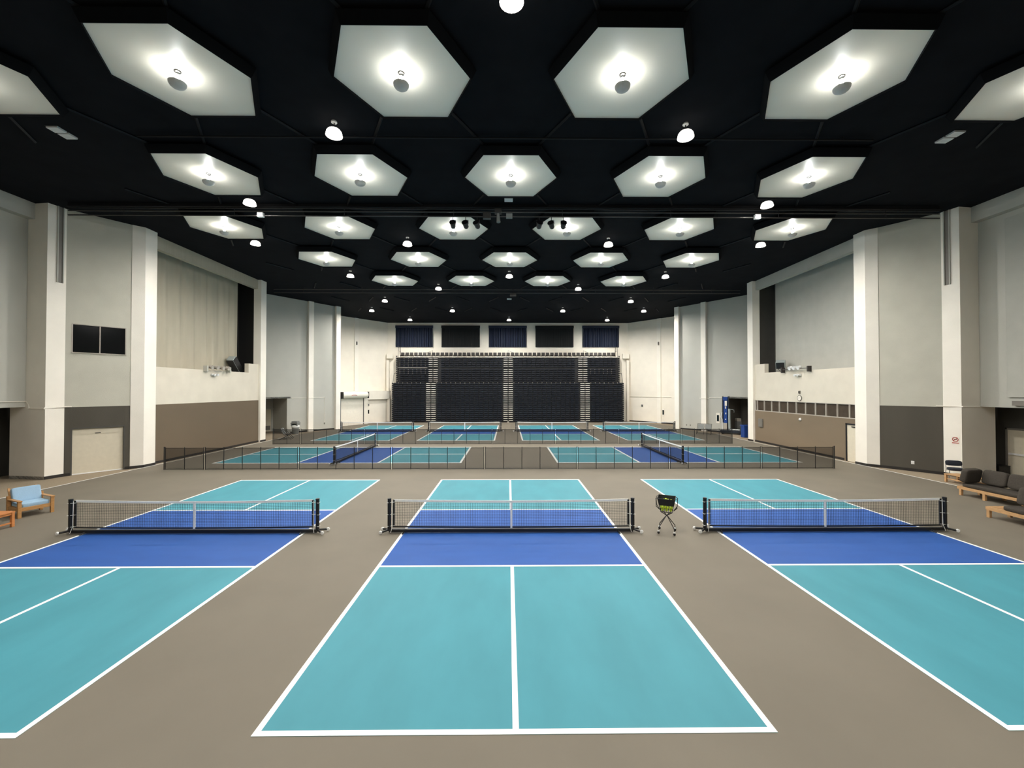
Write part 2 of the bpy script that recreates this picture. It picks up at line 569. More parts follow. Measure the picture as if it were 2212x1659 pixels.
def court(cx, y0, along, label):
    """along 'y': near baseline at y0; along 'x': near sideline at y0, centre cx"""
    m = (lambda u, v: (cx + u, y0 + v)) if along == 'y' else (lambda u, v: (cx + v - CL / 2, y0 + u + CW / 2))

    def rect(mb, u0, u1, v0, v1, z0, z1):
        a, b = m(u0, v0), m(u1, v1)
        mb.bx(a[0], b[0], a[1], b[1], z0, z1)
    h = CW / 2
    t = 0.075 if y0 < 10 else 0.11
    c = MB()
    rect(c, -h, h, 0, CL, 0.0, 0.002)
    co = c.build('pickleball_court', 'teal', fl)
    co['label'] = label
    k = MB()
    rect(k, -h, h, 4.572, 4.572 + 4.267, 0.002, 0.004)
    ko = k.build('kitchen_zone', 'blue', co)
    ko['label'] = 'blue no-volley zone'
    l = MB()
    z = (0.004, 0.006)
    rect(l, -h, -h + t, 0, CL, *z)
    rect(l, h - t, h, 0, CL, *z)
    rect(l, -h + t, h - t, 0, t, *z)
    rect(l, -h + t, h - t, CL - t, CL, *z)
    rect(l, -h + t, h - t, 4.572 - t, 4.572, *z)
    rect(l, -h + t, h - t, CL - 4.572, CL - 4.572 + t, *z)
    rect(l, -t / 2, t / 2, t, 4.572 - t, *z)
    rect(l, -t / 2, t / 2, CL - 4.572 + t, CL - t, *z)
    lo = l.build('court_lines', 'line', co)
    lo['label'] = 'white boundary lines'


COURTS = [(-8.68, 4.8, 'y'), (0.09, 4.8, 'y'), (8.9, 4.8, 'y'), (-9.24, 22.3, 'x'), (9.36, 22.3, 'x'),
          (-12.28, 32.0, 'y'), (-4.07, 32.0, 'y'), (4.12, 32.0, 'y'), (12.35, 32.0, 'y')]
CN = ['teal court at the near left', 'teal court in the near centre', 'teal court at the near right',
      'teal court turned sideways behind the near fence, left', 'teal court turned sideways behind the near fence, right',
      'far teal court, leftmost of four', 'far teal court, second from left', 'far teal court, third from left', 'far teal court, rightmost of four']
for c, n in zip(COURTS, CN):
    court(*c, n)


# ------------------------------------------------------------------ portable nets
def make_net(label):
    t = thing('pickleball_net', label, 'net', group='portable pickleball nets')
    hw = 3.39
    z_top = 0.93

    def sag(x):
        return 0.045 * (1 - (x / hw) ** 2)
    # floor bar and its raised inner feet
    b = MB()
    b.box((0, 0, 0.065), (2 * hw, 0.1, 0.085))
    b.build('base_bar', 'black', t, bevel=0.008)
    for sgn in (-1, 1):
        f = MB().tube([(sgn * 2.95, 0.0, 0.06), (sgn * 2.99, -0.16, 0.018)], 0.02, 6).tube([(sgn * 2.95, 0.0, 0.06), (sgn * 2.99, 0.16, 0.018)], 0.02, 6)
        f.build('inner_foot', 'black', t)
        p = MB().tube([(sgn * hw, 0, 0.06), (sgn * hw, 0, z_top)], 0.05, 10)
        p.lathe([(0.055, 0), (0.055, 0.02), (0.03, 0.03)], (sgn * hw, 0, z_top), 10)
        p.build('post', 'black', t, smooth=True)
        ft = MB().tube([(sgn * hw, 0.0, 0.09), (sgn * (hw + 0.17), -0.14, 0.06)], 0.028, 8).tube([(sgn * hw, 0.0, 0.09), (sgn * (hw + 0.2), 0.14, 0.06)], 0.028, 8)
        fo = ft.build('wheeled_foot', 'black', t, smooth=True)
        for q in (-1, 1):
            wm = Matrix.Rotation(PI / 2, 4, 'X') @ Matrix.Rotation(0.3 * q, 4, 'Y')
            wb = MB().lathe([(0.02, -0.025), (0.042, -0.022), (0.05, -0.01), (0.05, 0.01), (0.042, 0.022), (0.02, 0.025)], (sgn * (hw + 0.2 + 0.03 * (q > 0)), q * 0.15, 0.055), 14, wm)
            wo = wb.build('wheel', 'white_metal', fo, smooth=True)
            wo['label'] = 'pale grey wheel'
        sl = MB()
        sl.bx(sgn * (hw - 0.15), sgn * (hw - 0.095), -0.012, 0.012, 0.15, z_top - 0.02)
        so = sl.build('end_sleeve', 'black', t)
        ti = MB()
        for zz in (0.2, 0.52, 0.85):
            ti.tube([(sgn * (hw - 0.15), -0.01, zz), (sgn * (hw + 0.05), -0.055, zz - 0.01), (sgn * (hw + 0.05), 0.055, zz - 0.01), (sgn * (hw - 0.15), 0.01, zz)], 0.006, 5)
        ti.tube([(sgn * (hw - 0.1), -0.03, z_top - 0.03), (sgn * (hw - 0.095), -0.04, 0.2), (sgn * (hw - 0.06), -0.08, 0.03)], 0.007, 5)
        to = ti.build('tie_cord', 'tape', t)
        to['label'] = 'white tie cord'
    # net cords
    n = MB()
    x0 = -(hw - 0.13)
    nx = 138
    for i in range(nx + 1):
        x = x0 + (2 * -x0) * i / nx
        n.box((x, 0, (0.15 + z_top - sag(x)) / 2), (0.0038, 0.0038, z_top - sag(x) - 0.15))
    for k in range(17):
        f = k / 17
        prev = None
        for i in range(13):
            x = x0 + (2 * -x0) * i / 12
            q = Vector((x, 0, 0.16 + f * (z_top - sag(x) - 0.16)))
            if prev is not None:
                c = (prev + q) / 2
                d = q - prev
                n.box(c, (d.length, 0.0038, 0.0038), (0, -math.atan2(d.z, d.x), 0))
            prev = q
    n.build('net_mesh', 'net', t)

    def band(za, zb, th):
        m = MB()
        N = 24
        vs, fs = [], []
        for i in range(N + 1):
            x = x0 + (2 * -x0) * i / N
            for yy in (-th, th):
                for z in (za, zb):
                    vs.append((x, yy, z - (sag(x) if za > 0.5 else 0.5 * sag(x))))
        for i in range(N):
            a = i * 4
            fs += [(a, a + 4, a + 5, a + 1), (a + 2, a + 3, a + 7, a + 6), (a + 1, a + 5, a + 7, a + 3), (a, a + 2, a + 6, a + 4)]
        fs += [(0, 1, 3, 2), (N * 4, N * 4 + 2, N * 4 + 3, N * 4 + 1)]
        m.add(vs, fs)
        return m
    band(z_top - 0.06, z_top, 0.008).build('top_tape', 'tape', t)['label'] = 'white top tape'
    band(0.15, 0.19, 0.006).build('bottom_band', 'black', t)
    MB().bx(-0.028, 0.028, -0.011, 0.011, 0.13, z_top - 0.045).build('centre_strap', 'tape', t)['label'] = 'white centre strap'
    return t


NETS = [(-8.68, 11.5, 0, 'portable net across the near left court'), (0.09, 11.5, 0, 'portable net across the near centre court'),
        (8.9, 11.5, 0, 'portable net beside the ball basket across the near right court'),
        (-9.24, 25.35, PI / 2, 'net seen end-on behind the near fence on the left sideways court'),
        (9.36, 25.35, PI / 2, 'net seen end-on behind the near fence on the right sideways court'),
        (-12.28, 38.7, 0, 'far net below the white roller door, leftmost of the far four'), (-4.07, 38.7, 0, 'far net left of the middle bleacher aisle'),
        (4.12, 38.7, 0, 'far net right of the middle bleacher aisle'), (12.35, 38.7, 0, 'far net nearest the folding bench, rightmost of the far four')]
net0 = make_net(NETS[0][3])
for i, (x, y, rz, lb) in enumerate(NETS):
    if i == 0:
        net0.location = (x, y, 0.006)
    else:
        dup(net0, lb, (x, y, 0.006), rz)


# ------------------------------------------------------------------ divider fences
def fence_section(x0, x1, y, bays, label, group):
    t = thing('mesh_fence', label, 'fence', ((x0 + x1) / 2, y, 0), 0, group)
    h = 1.12
    a, b = -(x1 - x0) / 2 + 0.04, (x1 - x0) / 2 - 0.04
    for i in range(bays + 1):
        x = a + (b - a) * i / bays
        MB().tube([(x, 0, 0.0), (x, 0, h)], 0.016, 6).build('post', 'black', t)
    MB().tube([(a, 0, h - 0.05), (b, 0, h - 0.05)], 0.012, 6).build('top_rail', 'black', t)
    MB().tube([(a, 0, 0.03), (b, 0, 0.03)], 0.016, 6).build('bottom_rail', 'black', t)
    MB().bx(a, b, -0.001, 0.001, 0.03, h - 0.05).build('mesh_screen', 'screen', t)
    if bays in (2, 4):
        x = a - 0.06 if bays == 2 else b + 0.06
        MB().tube([(x, 0, 0), (x, 0, h + 0.02)], 0.022, 6).build('end_post', 'black', t)
    return t


ORD = ['leftmost', 'second', 'third', 'fourth', 'fifth', 'sixth', 'seventh', 'rightmost']
for y, nm in ((20.6, 'near'), (30.05, 'far')):
    xs = [-17.05] + [-15.08 + 4.635 * k for k in range(7)] + [16.42]
    for i in range(8):
        bays = 2 if i == 0 else (4 if i == 7 else 5)
        pos = ORD[i] if i in (0, 7) else ORD[i] + ' from left'
        fence_section(xs[i], xs[i + 1], y, bays, 'black mesh fence panel of the %s divider row, %s' % (nm, pos), 'fence panels of the %s divider' % nm)

# ------------------------------------------------------------------ hexagonal reflectors with uplights
hb = MB()
hb.add([(x, y, 0.0) for x, y in HEXP] + [(x, y, 0.05) for x, y in HEXP],
       [(5, 4, 3, 2, 1, 0), (6, 7, 8, 9, 10, 11)] + [(i, (i + 1) % 6, 6 + (i + 1) % 6, 6 + i) for i in range(6)])


ROWN = ['nearest', 'second', 'third', 'fourth', 'farthest']
WORD = {1: ['only one'], 2: ['left of two', 'right of two'], 3: ['leftmost', 'middle', 'rightmost'],
        4: ['leftmost', 'second from left', 'second from right', 'rightmost'],
        5: ['leftmost', 'second from left', 'middle', 'second from right', 'rightmost'],
        6: ['leftmost', 'second from left', 'third from left', 'third from right', 'second from right', 'rightmost']}
HZ = 12.0
hex0 = thing('hexagonal_reflector', '', 'ceiling panel', (0, 0, HZ), 0, 'white hexagonal ceiling reflectors')
hb.build('reflector_face', 'hexw', hex0)
rimv, rimf = [], []
for sc_, z in ((1.0, 0.05), (1.0, -0.07), (1.012, -0.07), (1.08, 0.17), (1.08, 0.19), (1.0, 0.19)):
    rimv += [(x * sc_, y * sc_, z) for x, y in HEXP]
for k in range(6):
    for i in range(6):
        j = (i + 1) % 6
        rimf.append((k * 6 + j, (k + 1) % 6 * 6 + j, (k + 1) % 6 * 6 + i, k * 6 + i))
MB().add(rimv, rimf).build('rim', 'rim', hex0)['label'] = 'black rim'
for q in (0, 2, 4):
    MB().tube([(HEXP[q][0] * 0.9, HEXP[q][1] * 0.9, 0.05), (HEXP[q][0] * 0.9, HEXP[q][1] * 0.9, 0.3)], 0.012, 5).build('hanger_rod', 'steel_black', hex0)
up0 = thing('bowl_uplight', '', 'ceiling light', (0, 0, HZ), 0, 'bowl uplights under the hexagons')
MB().lathe([(0.08, -0.001), (0.08, -0.025), (0.05, -0.04)], (0, 0, 0), 14).build('canopy', 'pipe', up0, smooth=True)
MB().tube([(0, 0, -0.04), (0, 0, -0.09)], 0.035, 10).build('stem', 'chrome', up0, smooth=True)
MB().lathe([(0.02, -0.09), (0.04, -0.1), (0.04, -0.27), (0.02, -0.29)], (0, 0, 0), 12).build('bulb', 'bulb', up0, smooth=True)
MB().lathe([(0.19, -0.29), (0.196, -0.292), (0.19, -0.33), (0.165, -0.375), (0.12, -0.41), (0.06, -0.43), (0.001, -0.435)][::-1]
           + [(0.186, -0.292), (0.18, -0.325), (0.155, -0.365), (0.11, -0.395), (0.001, -0.41)], (0, 0, 0), 24).build('bowl', 'bowl', up0, smooth=True)
MB().tube([(0, 0, -0.27), (0, 0, -0.42)], 0.022, 8).build('bowl_socket', 'chrome', up0)
for k, (r, i, n, x, y) in enumerate(hexes):
    lh = 'white hexagonal reflector on the black ceiling, %s row, %s' % (ROWN[r], WORD[n][i])
    lu = 'bowl uplight under the hexagon %s in the %s row' % (WORD[n][i], ROWN[r])
    if k == 0:
        hex0.location = (x, y, HZ)
        up0.location = (x, y - 0.12, HZ)
        hex0['label'], up0['label'] = lh, lu
    else:
        dup(hex0, lh, (x, y, HZ))
        dup(up0, lu, (x, y - 0.12, HZ))

# ------------------------------------------------------------------ high-bay lamps
hl0 = thing('pendant_lamp', '', 'ceiling light', (0, 0, CZ), 0, 'lit pendant lamps')
MB().lathe([(0.09, 0.0), (0.09, -0.04), (0.03, -0.05)], (0, 0, 0), 12).build('canopy', 'white_metal', hl0)
MB().tube([(0, 0, -0.04), (0, 0, -0.24)], 0.018, 8).build('rod', 'steel_black', hl0)
MB().lathe([(0.06, -0.2), (0.11, -0.22), (0.13, -0.25)], (0, 0, 0), 20).build('housing', 'steel_black', hl0, smooth=True)
MB().lathe([(0.13, -0.25), (0.18, -0.27), (0.225, -0.33), (0.25, -0.445), (0.242, -0.445), (0.222, -0.404), (0.001, -0.402)], (0, 0, 0), 20).build('refractor', 'glow', hl0, smooth=True)['label'] = 'glowing translucent bell'
MB().lathe([(0.2, -0.406), (0.19, -0.411), (0.001, -0.413)], (0, 0, 0), 20).build('lens', 'lamp', hl0, smooth=True)['label'] = 'glowing lens'
LR = [('nearest', 8.25, [0.07]), ('second', 12.7, [-5.4, 5.55]), ('third', 17.5, [-11.0, 11.15]), ('fourth', 22.4, [-13.75, -5.5, 5.5, 13.9]),
      ('fifth', 28.8, [-11.05, 0.08, 11.1]), ('sixth', 32.4, [-5.5, 5.55]), ('seventh', 37.0, [-11.1, 11.1]),
      ('eighth', 41.6, [-13.8, -5.65, 5.55, 13.8]), ('last', 47.1, [-11.25, 0.1, 11.4])]
first = True
for nm, y, xs in LR:
    for i, x in enumerate(xs):
        lb = 'lit pendant lamp of the %s row from the camera, %s' % (nm, WORD[len(xs)][i])
        if first:
            hl0.location = (x, y, CZ)
            hl0['label'] = lb
            first = False
        else:
            dup(hl0, lb, (x, y, CZ))
# unseen lamps added overhead to light the near floor and net fronts
for i, (x, y) in enumerate([(-11.1, 3.0), (11.1, 3.0), (-5.5, -3.2), (5.5, -3.2)]):
    dup(hl0, 'added pendant lamp overhead %s the place of the camera, outside the frame' % ('left of', 'right of', 'left behind', 'right behind')[i], (x, y, CZ), 0, 'added pendant lamps overhead')

# ------------------------------------------------------------------ pipe racks and things on them
def pipe_rack(y, half, zs, label, beam):
    t = thing('pipe_rack', label, 'pipe rack', (0, y, zs[0]))
    if beam:
        MB().bx(-half, half, -0.1, 0.1, 0.16, 0.2).bx(-half, half, -0.02, 0.02, 0.12, CZ - zs[0] - 0.001).build('beam', 'steel_black', t)
    for z in zs:
        MB().tube([(-half, 0, z - zs[0]), (half, 0, z - zs[0])], 0.03, 8).build('pipe', 'pipe', t, smooth=True)
    n = 8
    for i in range(n):
        x = -half + half * 2 * (i + 0.5) / n
        MB().tube([(x, 0.0, CZ - zs[0]), (x, 0, zs[-1] - zs[0] - 0.03)], 0.014, 6).build('hanger', 'steel_black', t)
    return t


pipe_rack(18.4, 19.6, (11.96, 11.76), 'dark double pipe rack crossing the ceiling behind the second hexagon row', True)
pipe_rack(33.2, 18.9, (12.05, 11.78), 'dark double pipe rack crossing the ceiling before the far lamps', False)
t = thing('ceiling_pipe', 'thin dark pipe crossing the ceiling between the first two hexagon rows', 'pipe', (0, 13.3, 12.18))
MB().tube([(-12, 0, 0), (12, 0, 0)], 0.03, 8).build('pipe', 'rib', t)
for x in (-11, -5, 0, 5, 11):
    MB().tube([(x, 0, 0), (x, 0, 0.12)], 0.012, 6).build('hanger', 'steel_black', t)

ps0 = thing('stage_spotlight', '', 'spotlight', (0, 0, 0), 0, 'black stage spotlights on the pipe rack')
MB().tube([(-0.12, 0, -0.3), (-0.12, 0, -0.12), (0.12, 0, -0.12), (0.12, 0, -0.3)], 0.012, 6).tube([(0, 0, -0.12), (0, 0, 0.02)], 0.015, 6).build('yoke', 'black', ps0)
rt = Matrix.Rotation(math.radians(60), 4, 'X')
MB().lathe([(0.08, -0.16), (0.115, -0.1), (0.125, 0.1), (0.15, 0.12), (0.15, 0.16), (0.12, 0.16)], (0, 0, -0.33), 10, rt).build('can', 'black', ps0, smooth=True)
MB().lathe([(0.118, 0.155), (0.1, 0.158)], (0, 0, -0.33), 10, rt).build('lens', 'glass_dark', ps0)
for i, x in enumerate([-2.48, -1.91, -1.4, 1.4, 1.95, 2.49]):
    g = 'left' if i < 3 else 'right'
    lb = 'black stage spotlight on the pipe rack, %s of the %s three' % (('leftmost', 'middle', 'rightmost')[i % 3], g)
    if i == 0:
        ps0.location = (x, 18.4, 11.705)
        ps0['label'] = lb
    else:
        dup(ps0, lb, (x, 18.4, 11.705), random.uniform(-0.5, 0.5))

jb0 = thing('junction_box', 'white box light on the pipe rack, left of the other', 'box', (-11.0, 18.278, 11.74), 0, 'boxes on the pipe rack')
MB().box((0, 0, 0), (0.24, 0.16, 0.2)).build('box', 'white_metal', jb0, bevel=0.01)
MB().bx(-0.03, 0.03, 0.06, 0.082, -0.05, 0.12).build('clamp', 'steel_black', jb0)
dup(jb0, 'white box light on the pipe rack, right of the other', (11.2, 18.278, 11.74))
t = thing('projector', 'grey projector hanging at the middle of the near pipe rack', 'projector', (-0.45, 18.243, 11.74))
MB().box((0, 0, 0.18), (0.3, 0.25, 0.18)).build('mount_box', 'pipe', t)
MB().tube([(0.0, 0, 0.1), (0.02, -0.05, -0.32)], [0.06, 0.09], 10).build('body', 'grey_plastic', t, smooth=True)
t = thing('control_box', 'small square grey box beside the hanging projector', 'box', (0.05, 18.288, 11.74))
MB().box((0, 0, 0), (0.28, 0.14, 0.2)).build('box', 'grey_plastic', t, bevel=0.01)
MB().bx(-0.03, 0.03, 0.05, 0.072, -0.05, 0.14).build('clamp', 'steel_black', t)
t = thing('cable_box', 'dark grey box left of the hanging projector', 'box', (-0.95, 18.258, 11.72))
MB().box((0, 0, 0), (0.34, 0.2, 0.26)).build('box', 'pipe', t, bevel=0.01)
MB().bx(-0.03, 0.03, 0.08, 0.1, -0.05, 0.16).build('clamp', 'steel_black', t)

fx0 = thing('ceiling_fixture', 'twin white ceiling panel above the middle of the near pipe rack', 'ceiling fixture', (0.02, 17.7, CZ), 0, 'twin white ceiling panels')
for q in (-1, 1):
    MB().box((0, q * 0.17, -0.03), (0.36, 0.28, 0.05)).build('panel', 'white_metal', fx0)
MB().box((0, 0, -0.003), (0.4, 0.66, 0.006)).build('frame', 'steel_black', fx0)
dup(fx0, 'twin white ceiling panel high above the left overhang', (-14.4, 13.3, CZ))
dup(fx0, 'twin white ceiling panel high above the grey sofas', (14.5, 13.25, CZ))
t = thing('projector', 'small dark projector group on the far pipe rack', 'projector', (0.4, 33.2, 11.75))
MB().box((0, 0, -0.1), (0.5, 0.3, 0.2)).build('body', 'pipe', t, bevel=0.02)
MB().tube([(0, -0.1, -0.01), (0, -0.1, 0.3)], 0.02, 6).build('mount', 'steel_black', t)
t = thing('ceiling_fixture', 'small white bar light on the ceiling beyond the far pipe rack', 'ceiling fixture', (0.1, 37.6, CZ))
MB().box((0, 0, -0.03), (0.42, 0.3, 0.06)).build('panel', 'white_metal', t)

# ------------------------------------------------------------------ doors and windows
def fixture(kind_name, p0, p1, u, z, d=0.0):
    """an empty on a wall line: local x along the wall, local +y out into the hall"""
    p, rz = on(p0, p1, u, z, d)
    o = bpy.data.objects.new(kind_name, None)
    COL.objects.link(o)
    o.location = p
    o.rotation_euler = (0, 0, rz)
    return o


def wthing(name, label, cat, line, u, z, d=0.0, group=None):
    o = fixture(name, line[0], line[1], u, z, d)
    return tag(o, label, cat, group)


def sroot(name, line, u, z, d=0.0):
    o = fixture(name, line[0], line[1], u, z, d)
    o['kind'] = 'structure'
    return o


# roll-up door set into the left angled wall
o = sroot('door_1', A[-1], 1.14, 0, -0.12)
b = MB()
for k in range(11):
    b.box((0, 0, 0.1 + 0.2 * k), (1.86, 0.03 + 0.005 * (k % 2), 0.2))
b.build('door_leaf', 'door_w', o)
MB().bx(-0.94, -0.88, -0.18, 0.12, 0, 2.2).bx(0.88, 0.94, -0.18, 0.12, 0, 2.2).bx(-0.94, 0.94, -0.18, 0.12, 2.14, 2.2).build('door_frame', 'dark_wall', o)
MB().bx(-0.88, 0.88, -0.05, 0.03, 1.86, 2.1).build('door_hood', 'door_w', o)
MB().bx(-0.08, 0.12, 0.03, 0.04, 1.88, 1.91).build('label_plate', 'black', o)
MB().bx(-0.88, 0.88, -0.02, 0.03, 0.0, 0.05).build('bottom_bar', 'line', o)
# dark window above it
o = sroot('window_1', A[-1], 1.14, 6.365, -0.06)
fr = MB().bx(-0.94, -0.9, -0.04, 0.07, -0.685, 0.685).bx(0.9, 0.94, -0.04, 0.07, -0.685, 0.685).bx(-0.94, 0.94, -0.04, 0.07, 0.65, 0.685).bx(-0.94, 0.94, -0.04, 0.1, -0.685, -0.645).bx(-0.018, 0.018, -0.04, 0.06, -0.645, 0.65)
fr.build('window_frame', 'mullion', o)
MB().bx(-0.9, -0.018, -0.02, 0.0, -0.645, 0.65).build('window_pane', 'glass_dark', o)
MB().bx(0.018, 0.9, -0.02, 0.0, -0.645, 0.65).build('window_pane', 'glass_dark', o)
MB().bx(-1.0, 1.0, -0.6, -0.3, -0.9, 0.9).build('dark_interior', 'black_void', o)
# clerestory in the right wall
o = bpy.data.objects.new('window_2', None)
COL.objects.link(o)
o['kind'] = 'structure'
ys = [21.9] + [22.6 + 0.842 * k for k in range(11)] + [31.3]
f = MB().bx(18.89, 19.1, 21.9, 31.3, 2.36, 2.41).bx(18.89, 19.1, 21.9, 31.3, 3.14, 3.18)
for y in ys[1:-1]:
    f.bx(18.89, 19.05, y - 0.03, y + 0.03, 2.41, 3.14)
f.build('window_frame', 'mullion', o)
for a, c in zip(ys[:-1], ys[1:]):
    MB().bx(18.96, 18.98, a + 0.03, c - 0.03, 2.41, 3.14).build('window_pane', 'glass_brown', o)
# door in the right wall
o = sroot('door_2', B[1], 0.62, 0, 0.0)
MB().bx(-0.5, -0.42, -0.02, 0.05, 0, 2.1).bx(0.42, 0.5, -0.02, 0.05, 0, 2.1).bx(-0.5, 0.5, -0.02, 0.05, 2.02, 2.1).build('door_frame', 'steel_black', o)
MB().bx(-0.42, 0.42, -0.02, 0.02, 0.01, 2.02).build('door_leaf', 'door_w', o)
MB().bx(-0.25, 0.1, 0.02, 0.06, 1.9, 1.95).build('door_closer', 'black', o)
MB().tube([(-0.34, 0.02, 1.0), (-0.34, 0.07, 1.0), (-0.24, 0.07, 1.0)], 0.012, 6).build('door_handle', 'chrome', o)
# push-bar door under the right overhang
NR = ((23.2, 10.0), (23.2, 20.0))
NL = ((-23.2, 10.0), (-23.2, 20.0))
o = sroot('door_3', NR, 8.35, 0, 0.0)
MB().bx(-0.6, -0.52, -0.02, 0.06, 0, 2.2).bx(0.52, 0.6, -0.02, 0.06, 0, 2.2).bx(-0.6, 0.6, -0.02, 0.06, 2.12, 2.2).build('door_frame', 'panel_box', o)
MB().bx(-0.52, 0.52, -0.02, 0.03, 0.01, 2.12).build('door_leaf', 'door_w', o)
MB().bx(-0.46, 0.46, 0.03, 0.09, 0.98, 1.06).build('push_bar', 'white_metal', o)
# white roller door of the low rear block
o = sroot('door_4', G, 1.84, 0, 0.0)
b = MB()
for k in range(28):
    b.box((0, 0.05, 0.08 + 0.105 * k), (3.0, 0.03 + 0.004 * (k % 2), 0.105))
b.build('door_leaf', 'roll_w', o)
MB().bx(-1.58, -1.5, 0, 0.1, 0, 3.4).bx(1.5, 1.58, 0, 0.1, 0, 3.4).build('guide_rail', 'black', o)
MB().lathe([(0.001, -1.66), (0.36, -1.66), (0.36, 1.66), (0.001, 1.66)], (0.0, 0.42, 3.36), 20, Matrix.Rotation(PI / 2, 4, 'Y')).build('roller_housing', 'roll_w', o, smooth=True)
MB().bx(-1.76, -1.67, 0, 0.75, 2.98, 3.7).bx(1.67, 1.76, 0, 0.75, 2.98, 3.7).build('end_bracket', 'black', o)
MB().bx(-1.5, 1.5, 0.03, 0.09, 0.0, 0.08).build('bottom_bar', 'roll_w', o)
b = MB()
pts = []
for k in range(13):
    a = -0.9 + 1.8 * k / 12
    pts.append((0.3 + 0.45 * math.sin(a), 0.0, 0.16 * math.cos(a) - 0.1))
b.tube([(p[0], 0.42 + math.sqrt(max(0.0, 0.362 ** 2 - (p[2] - 0.06) ** 2)), 3.30 + p[2]) for p in pts], 0.035, 6)
b.build('arched_logo', 'pink', o)['label'] = 'faded red arched mark'
# door inside the left rear room
RW1 = ((-19.85, 37.62), (-22.2, 39.6))
RW2 = ((-22.2, 39.6), (-26.0, 34.5))
o = sroot('door_5', RW2, 0.95, 0, 0.0)
MB().bx(-0.55, -0.46, -0.02, 0.06, 0, 2.2).bx(0.46, 0.55, -0.02, 0.06, 0, 2.2).bx(-0.65, 0.65, -0.02, 0.12, 2.1, 2.22).build('door_frame', 'panel', o)
MB().bx(-0.46, 0.46, -0.02, 0.02, 0.01, 2.1).build('door_leaf', 'door_w', o)
MB().bx(-0.4, 0.4, 0.02, 0.03, 0.15, 0.55).build('kick_plate', 'panel_box', o)
t = wthing('notice_board', 'dark framed board on the wall of the left rear room', 'notice board', RW1, 2.0, 1.9, 0.0)
MB().bx(-0.42, 0.42, 0.0, 0.04, -0.5, 0.5).build('frame', 'black', t)
MB().bx(-0.36, 0.36, 0.04, 0.05, -0.44, 0.44).build('board', 'frame_pic', t)
t = wthing('low_cabinet', 'pale low cabinet in the left rear room under the board', 'cabinet', RW1, 2.75, 0.0, 0.02)
MB().bx(-0.22, 0.22, 0.0, 0.4, 0.0, 0.95).build('body', 'white_metal', t, bevel=0.01)
MB().bx(-0.2, 0.2, 0.4, 0.415, 0.06, 0.92).build('door', 'white_metal', t)

# ------------------------------------------------------------------ drapes
def cloth(w, h, amp, waves, seed, gather=0.0, t=0.02):
    rnd = random.Random(seed)
    N, K = 120, 8
    ph = [rnd.uniform(0, 6.28) for _ in range(5)]
    vs, fs = [], []
    for side in (0, 1):
        for j in range(K + 1):
            z = h * j / K
            for i in range(N + 1):
                x = -w / 2 + w * i / N
                q = x / w * waves * 2 * PI
                y = amp * (math.sin(q + ph[0] + 0.6 * math.sin(q * 0.37 + ph[1])) + 0.5 * math.sin(q * 1.9 + ph[2] + gather * (1 - j / K)))
                vs.append((x, y * (1 - 0.15 * j / K) - side * t, z))
    S = (N + 1) * (K + 1)
    for j in range(K):
        for i in range(N):
            a = j * (N + 1) + i
            fs.append((a + 1, a, a + N + 1, a + N + 2))
            fs.append((S + a, S + a + 1, S + a + N + 2, S + a + N + 1))
    for i in range(N):
        fs.append((i, i + 1, S + i + 1, S + i))
        b_ = K * (N + 1) + i
        fs.append((b_ + 1, b_, S + b_, S + b_ + 1))
    for j in range(K):
        a = j * (N + 1)
        fs.append((a + N + 1, a, S + a, S + a + N + 1))
        b_ = a + N
        fs.append((b_, b_ + N + 1, S + b_ + N + 1, S + b_))
    m = MB()
    m.add(vs, fs)
    return m


CU = [(0.99, 5.67), (6.71, 11.54), (12.6, 17.39), (18.44, 23.26), (24.34, 28.96)]
CNM = ['leftmost', 'second from left', 'middle', 'second from right', 'rightmost']
for i, (u0, u1) in enumerate(CU):
    navy = i % 2 == 0  # lamplight put into the cloth colour: curtains between the lamps go black
    t = wthing('window_curtain', ('pleated navy curtain over the rear high window, %s of five' if navy else 'flat curtain coloured unlit black over the rear high window, %s of five') % CNM[i],
               'curtain', BK, (u0 + u1) / 2, 9.25, 0.12, 'curtains over the rear high windows')
    mm = 'navy_cloth' if navy else 'unlit_black_cloth'
    cloth(u1 - u0 - 0.06, 2.45, 0.085 if navy else 0.015, 17, 10 + i).build('cloth', mm, t, smooth=True)
    MB().bx(-(u1 - u0) / 2, (u1 - u0) / 2, -0.1, 0.09, 2.38, 2.68).build('valance', mm, t)
    MB().tube([(-(u1 - u0) / 2, -0.04, 2.5), ((u1 - u0) / 2, -0.04, 2.5)], 0.02, 6).build('curtain_rod', 'steel_black', t)
    MB().bx(-(u1 - u0) / 2 + 0.05, (u1 - u0) / 2 - 0.05, -0.118, -0.1, 0.0, 2.4).build('window_backing', 'unlit_black_cloth', t)

for s in (-1, 1):
    t = thing('wall_drape', 'pale drape with hanging folds behind the left balcony parapet' if s == -1 else 'smooth grey drape behind the right balcony parapet',
              'drape', (s * 20.15, 26.25, 5.15), -s * -PI / 2 if False else (PI / 2 if s == 1 else -PI / 2))
    if s == -1:
        cloth(8.9, 6.9, 0.055, 8.5, 3, 1.5).build('cloth', 'drape', t, smooth=True)
    else:
        cloth(8.9, 6.9, 0.018, 3.2, 5, 3.0).build('cloth', 'drape2', t, smooth=True)
    MB().tube([(-4.45, 0, 6.95), (4.45, 0, 6.95)], 0.03, 6).build('drape_track', 'pipe', t)

# fabric sound panel on the right overhang
t = thing('acoustic_panel', 'tall grey fabric panel on the right overhang wall', 'wall panel', (21.5, 15.55, 3.65))
MB().bx(-0.08, -0.001, -3.8, 1.9, 0.0, 7.7).build('panel', 'drape2', t, bevel=0.01)
t = thing('wall_box', 'small pale box under the fabric panel of the right overhang', 'wall box', (21.5, 17.0, 3.42))
MB().bx(-0.12, 0.0, -0.5, 0.25, -0.12, 0.08).build('box', 'panel_box', t)

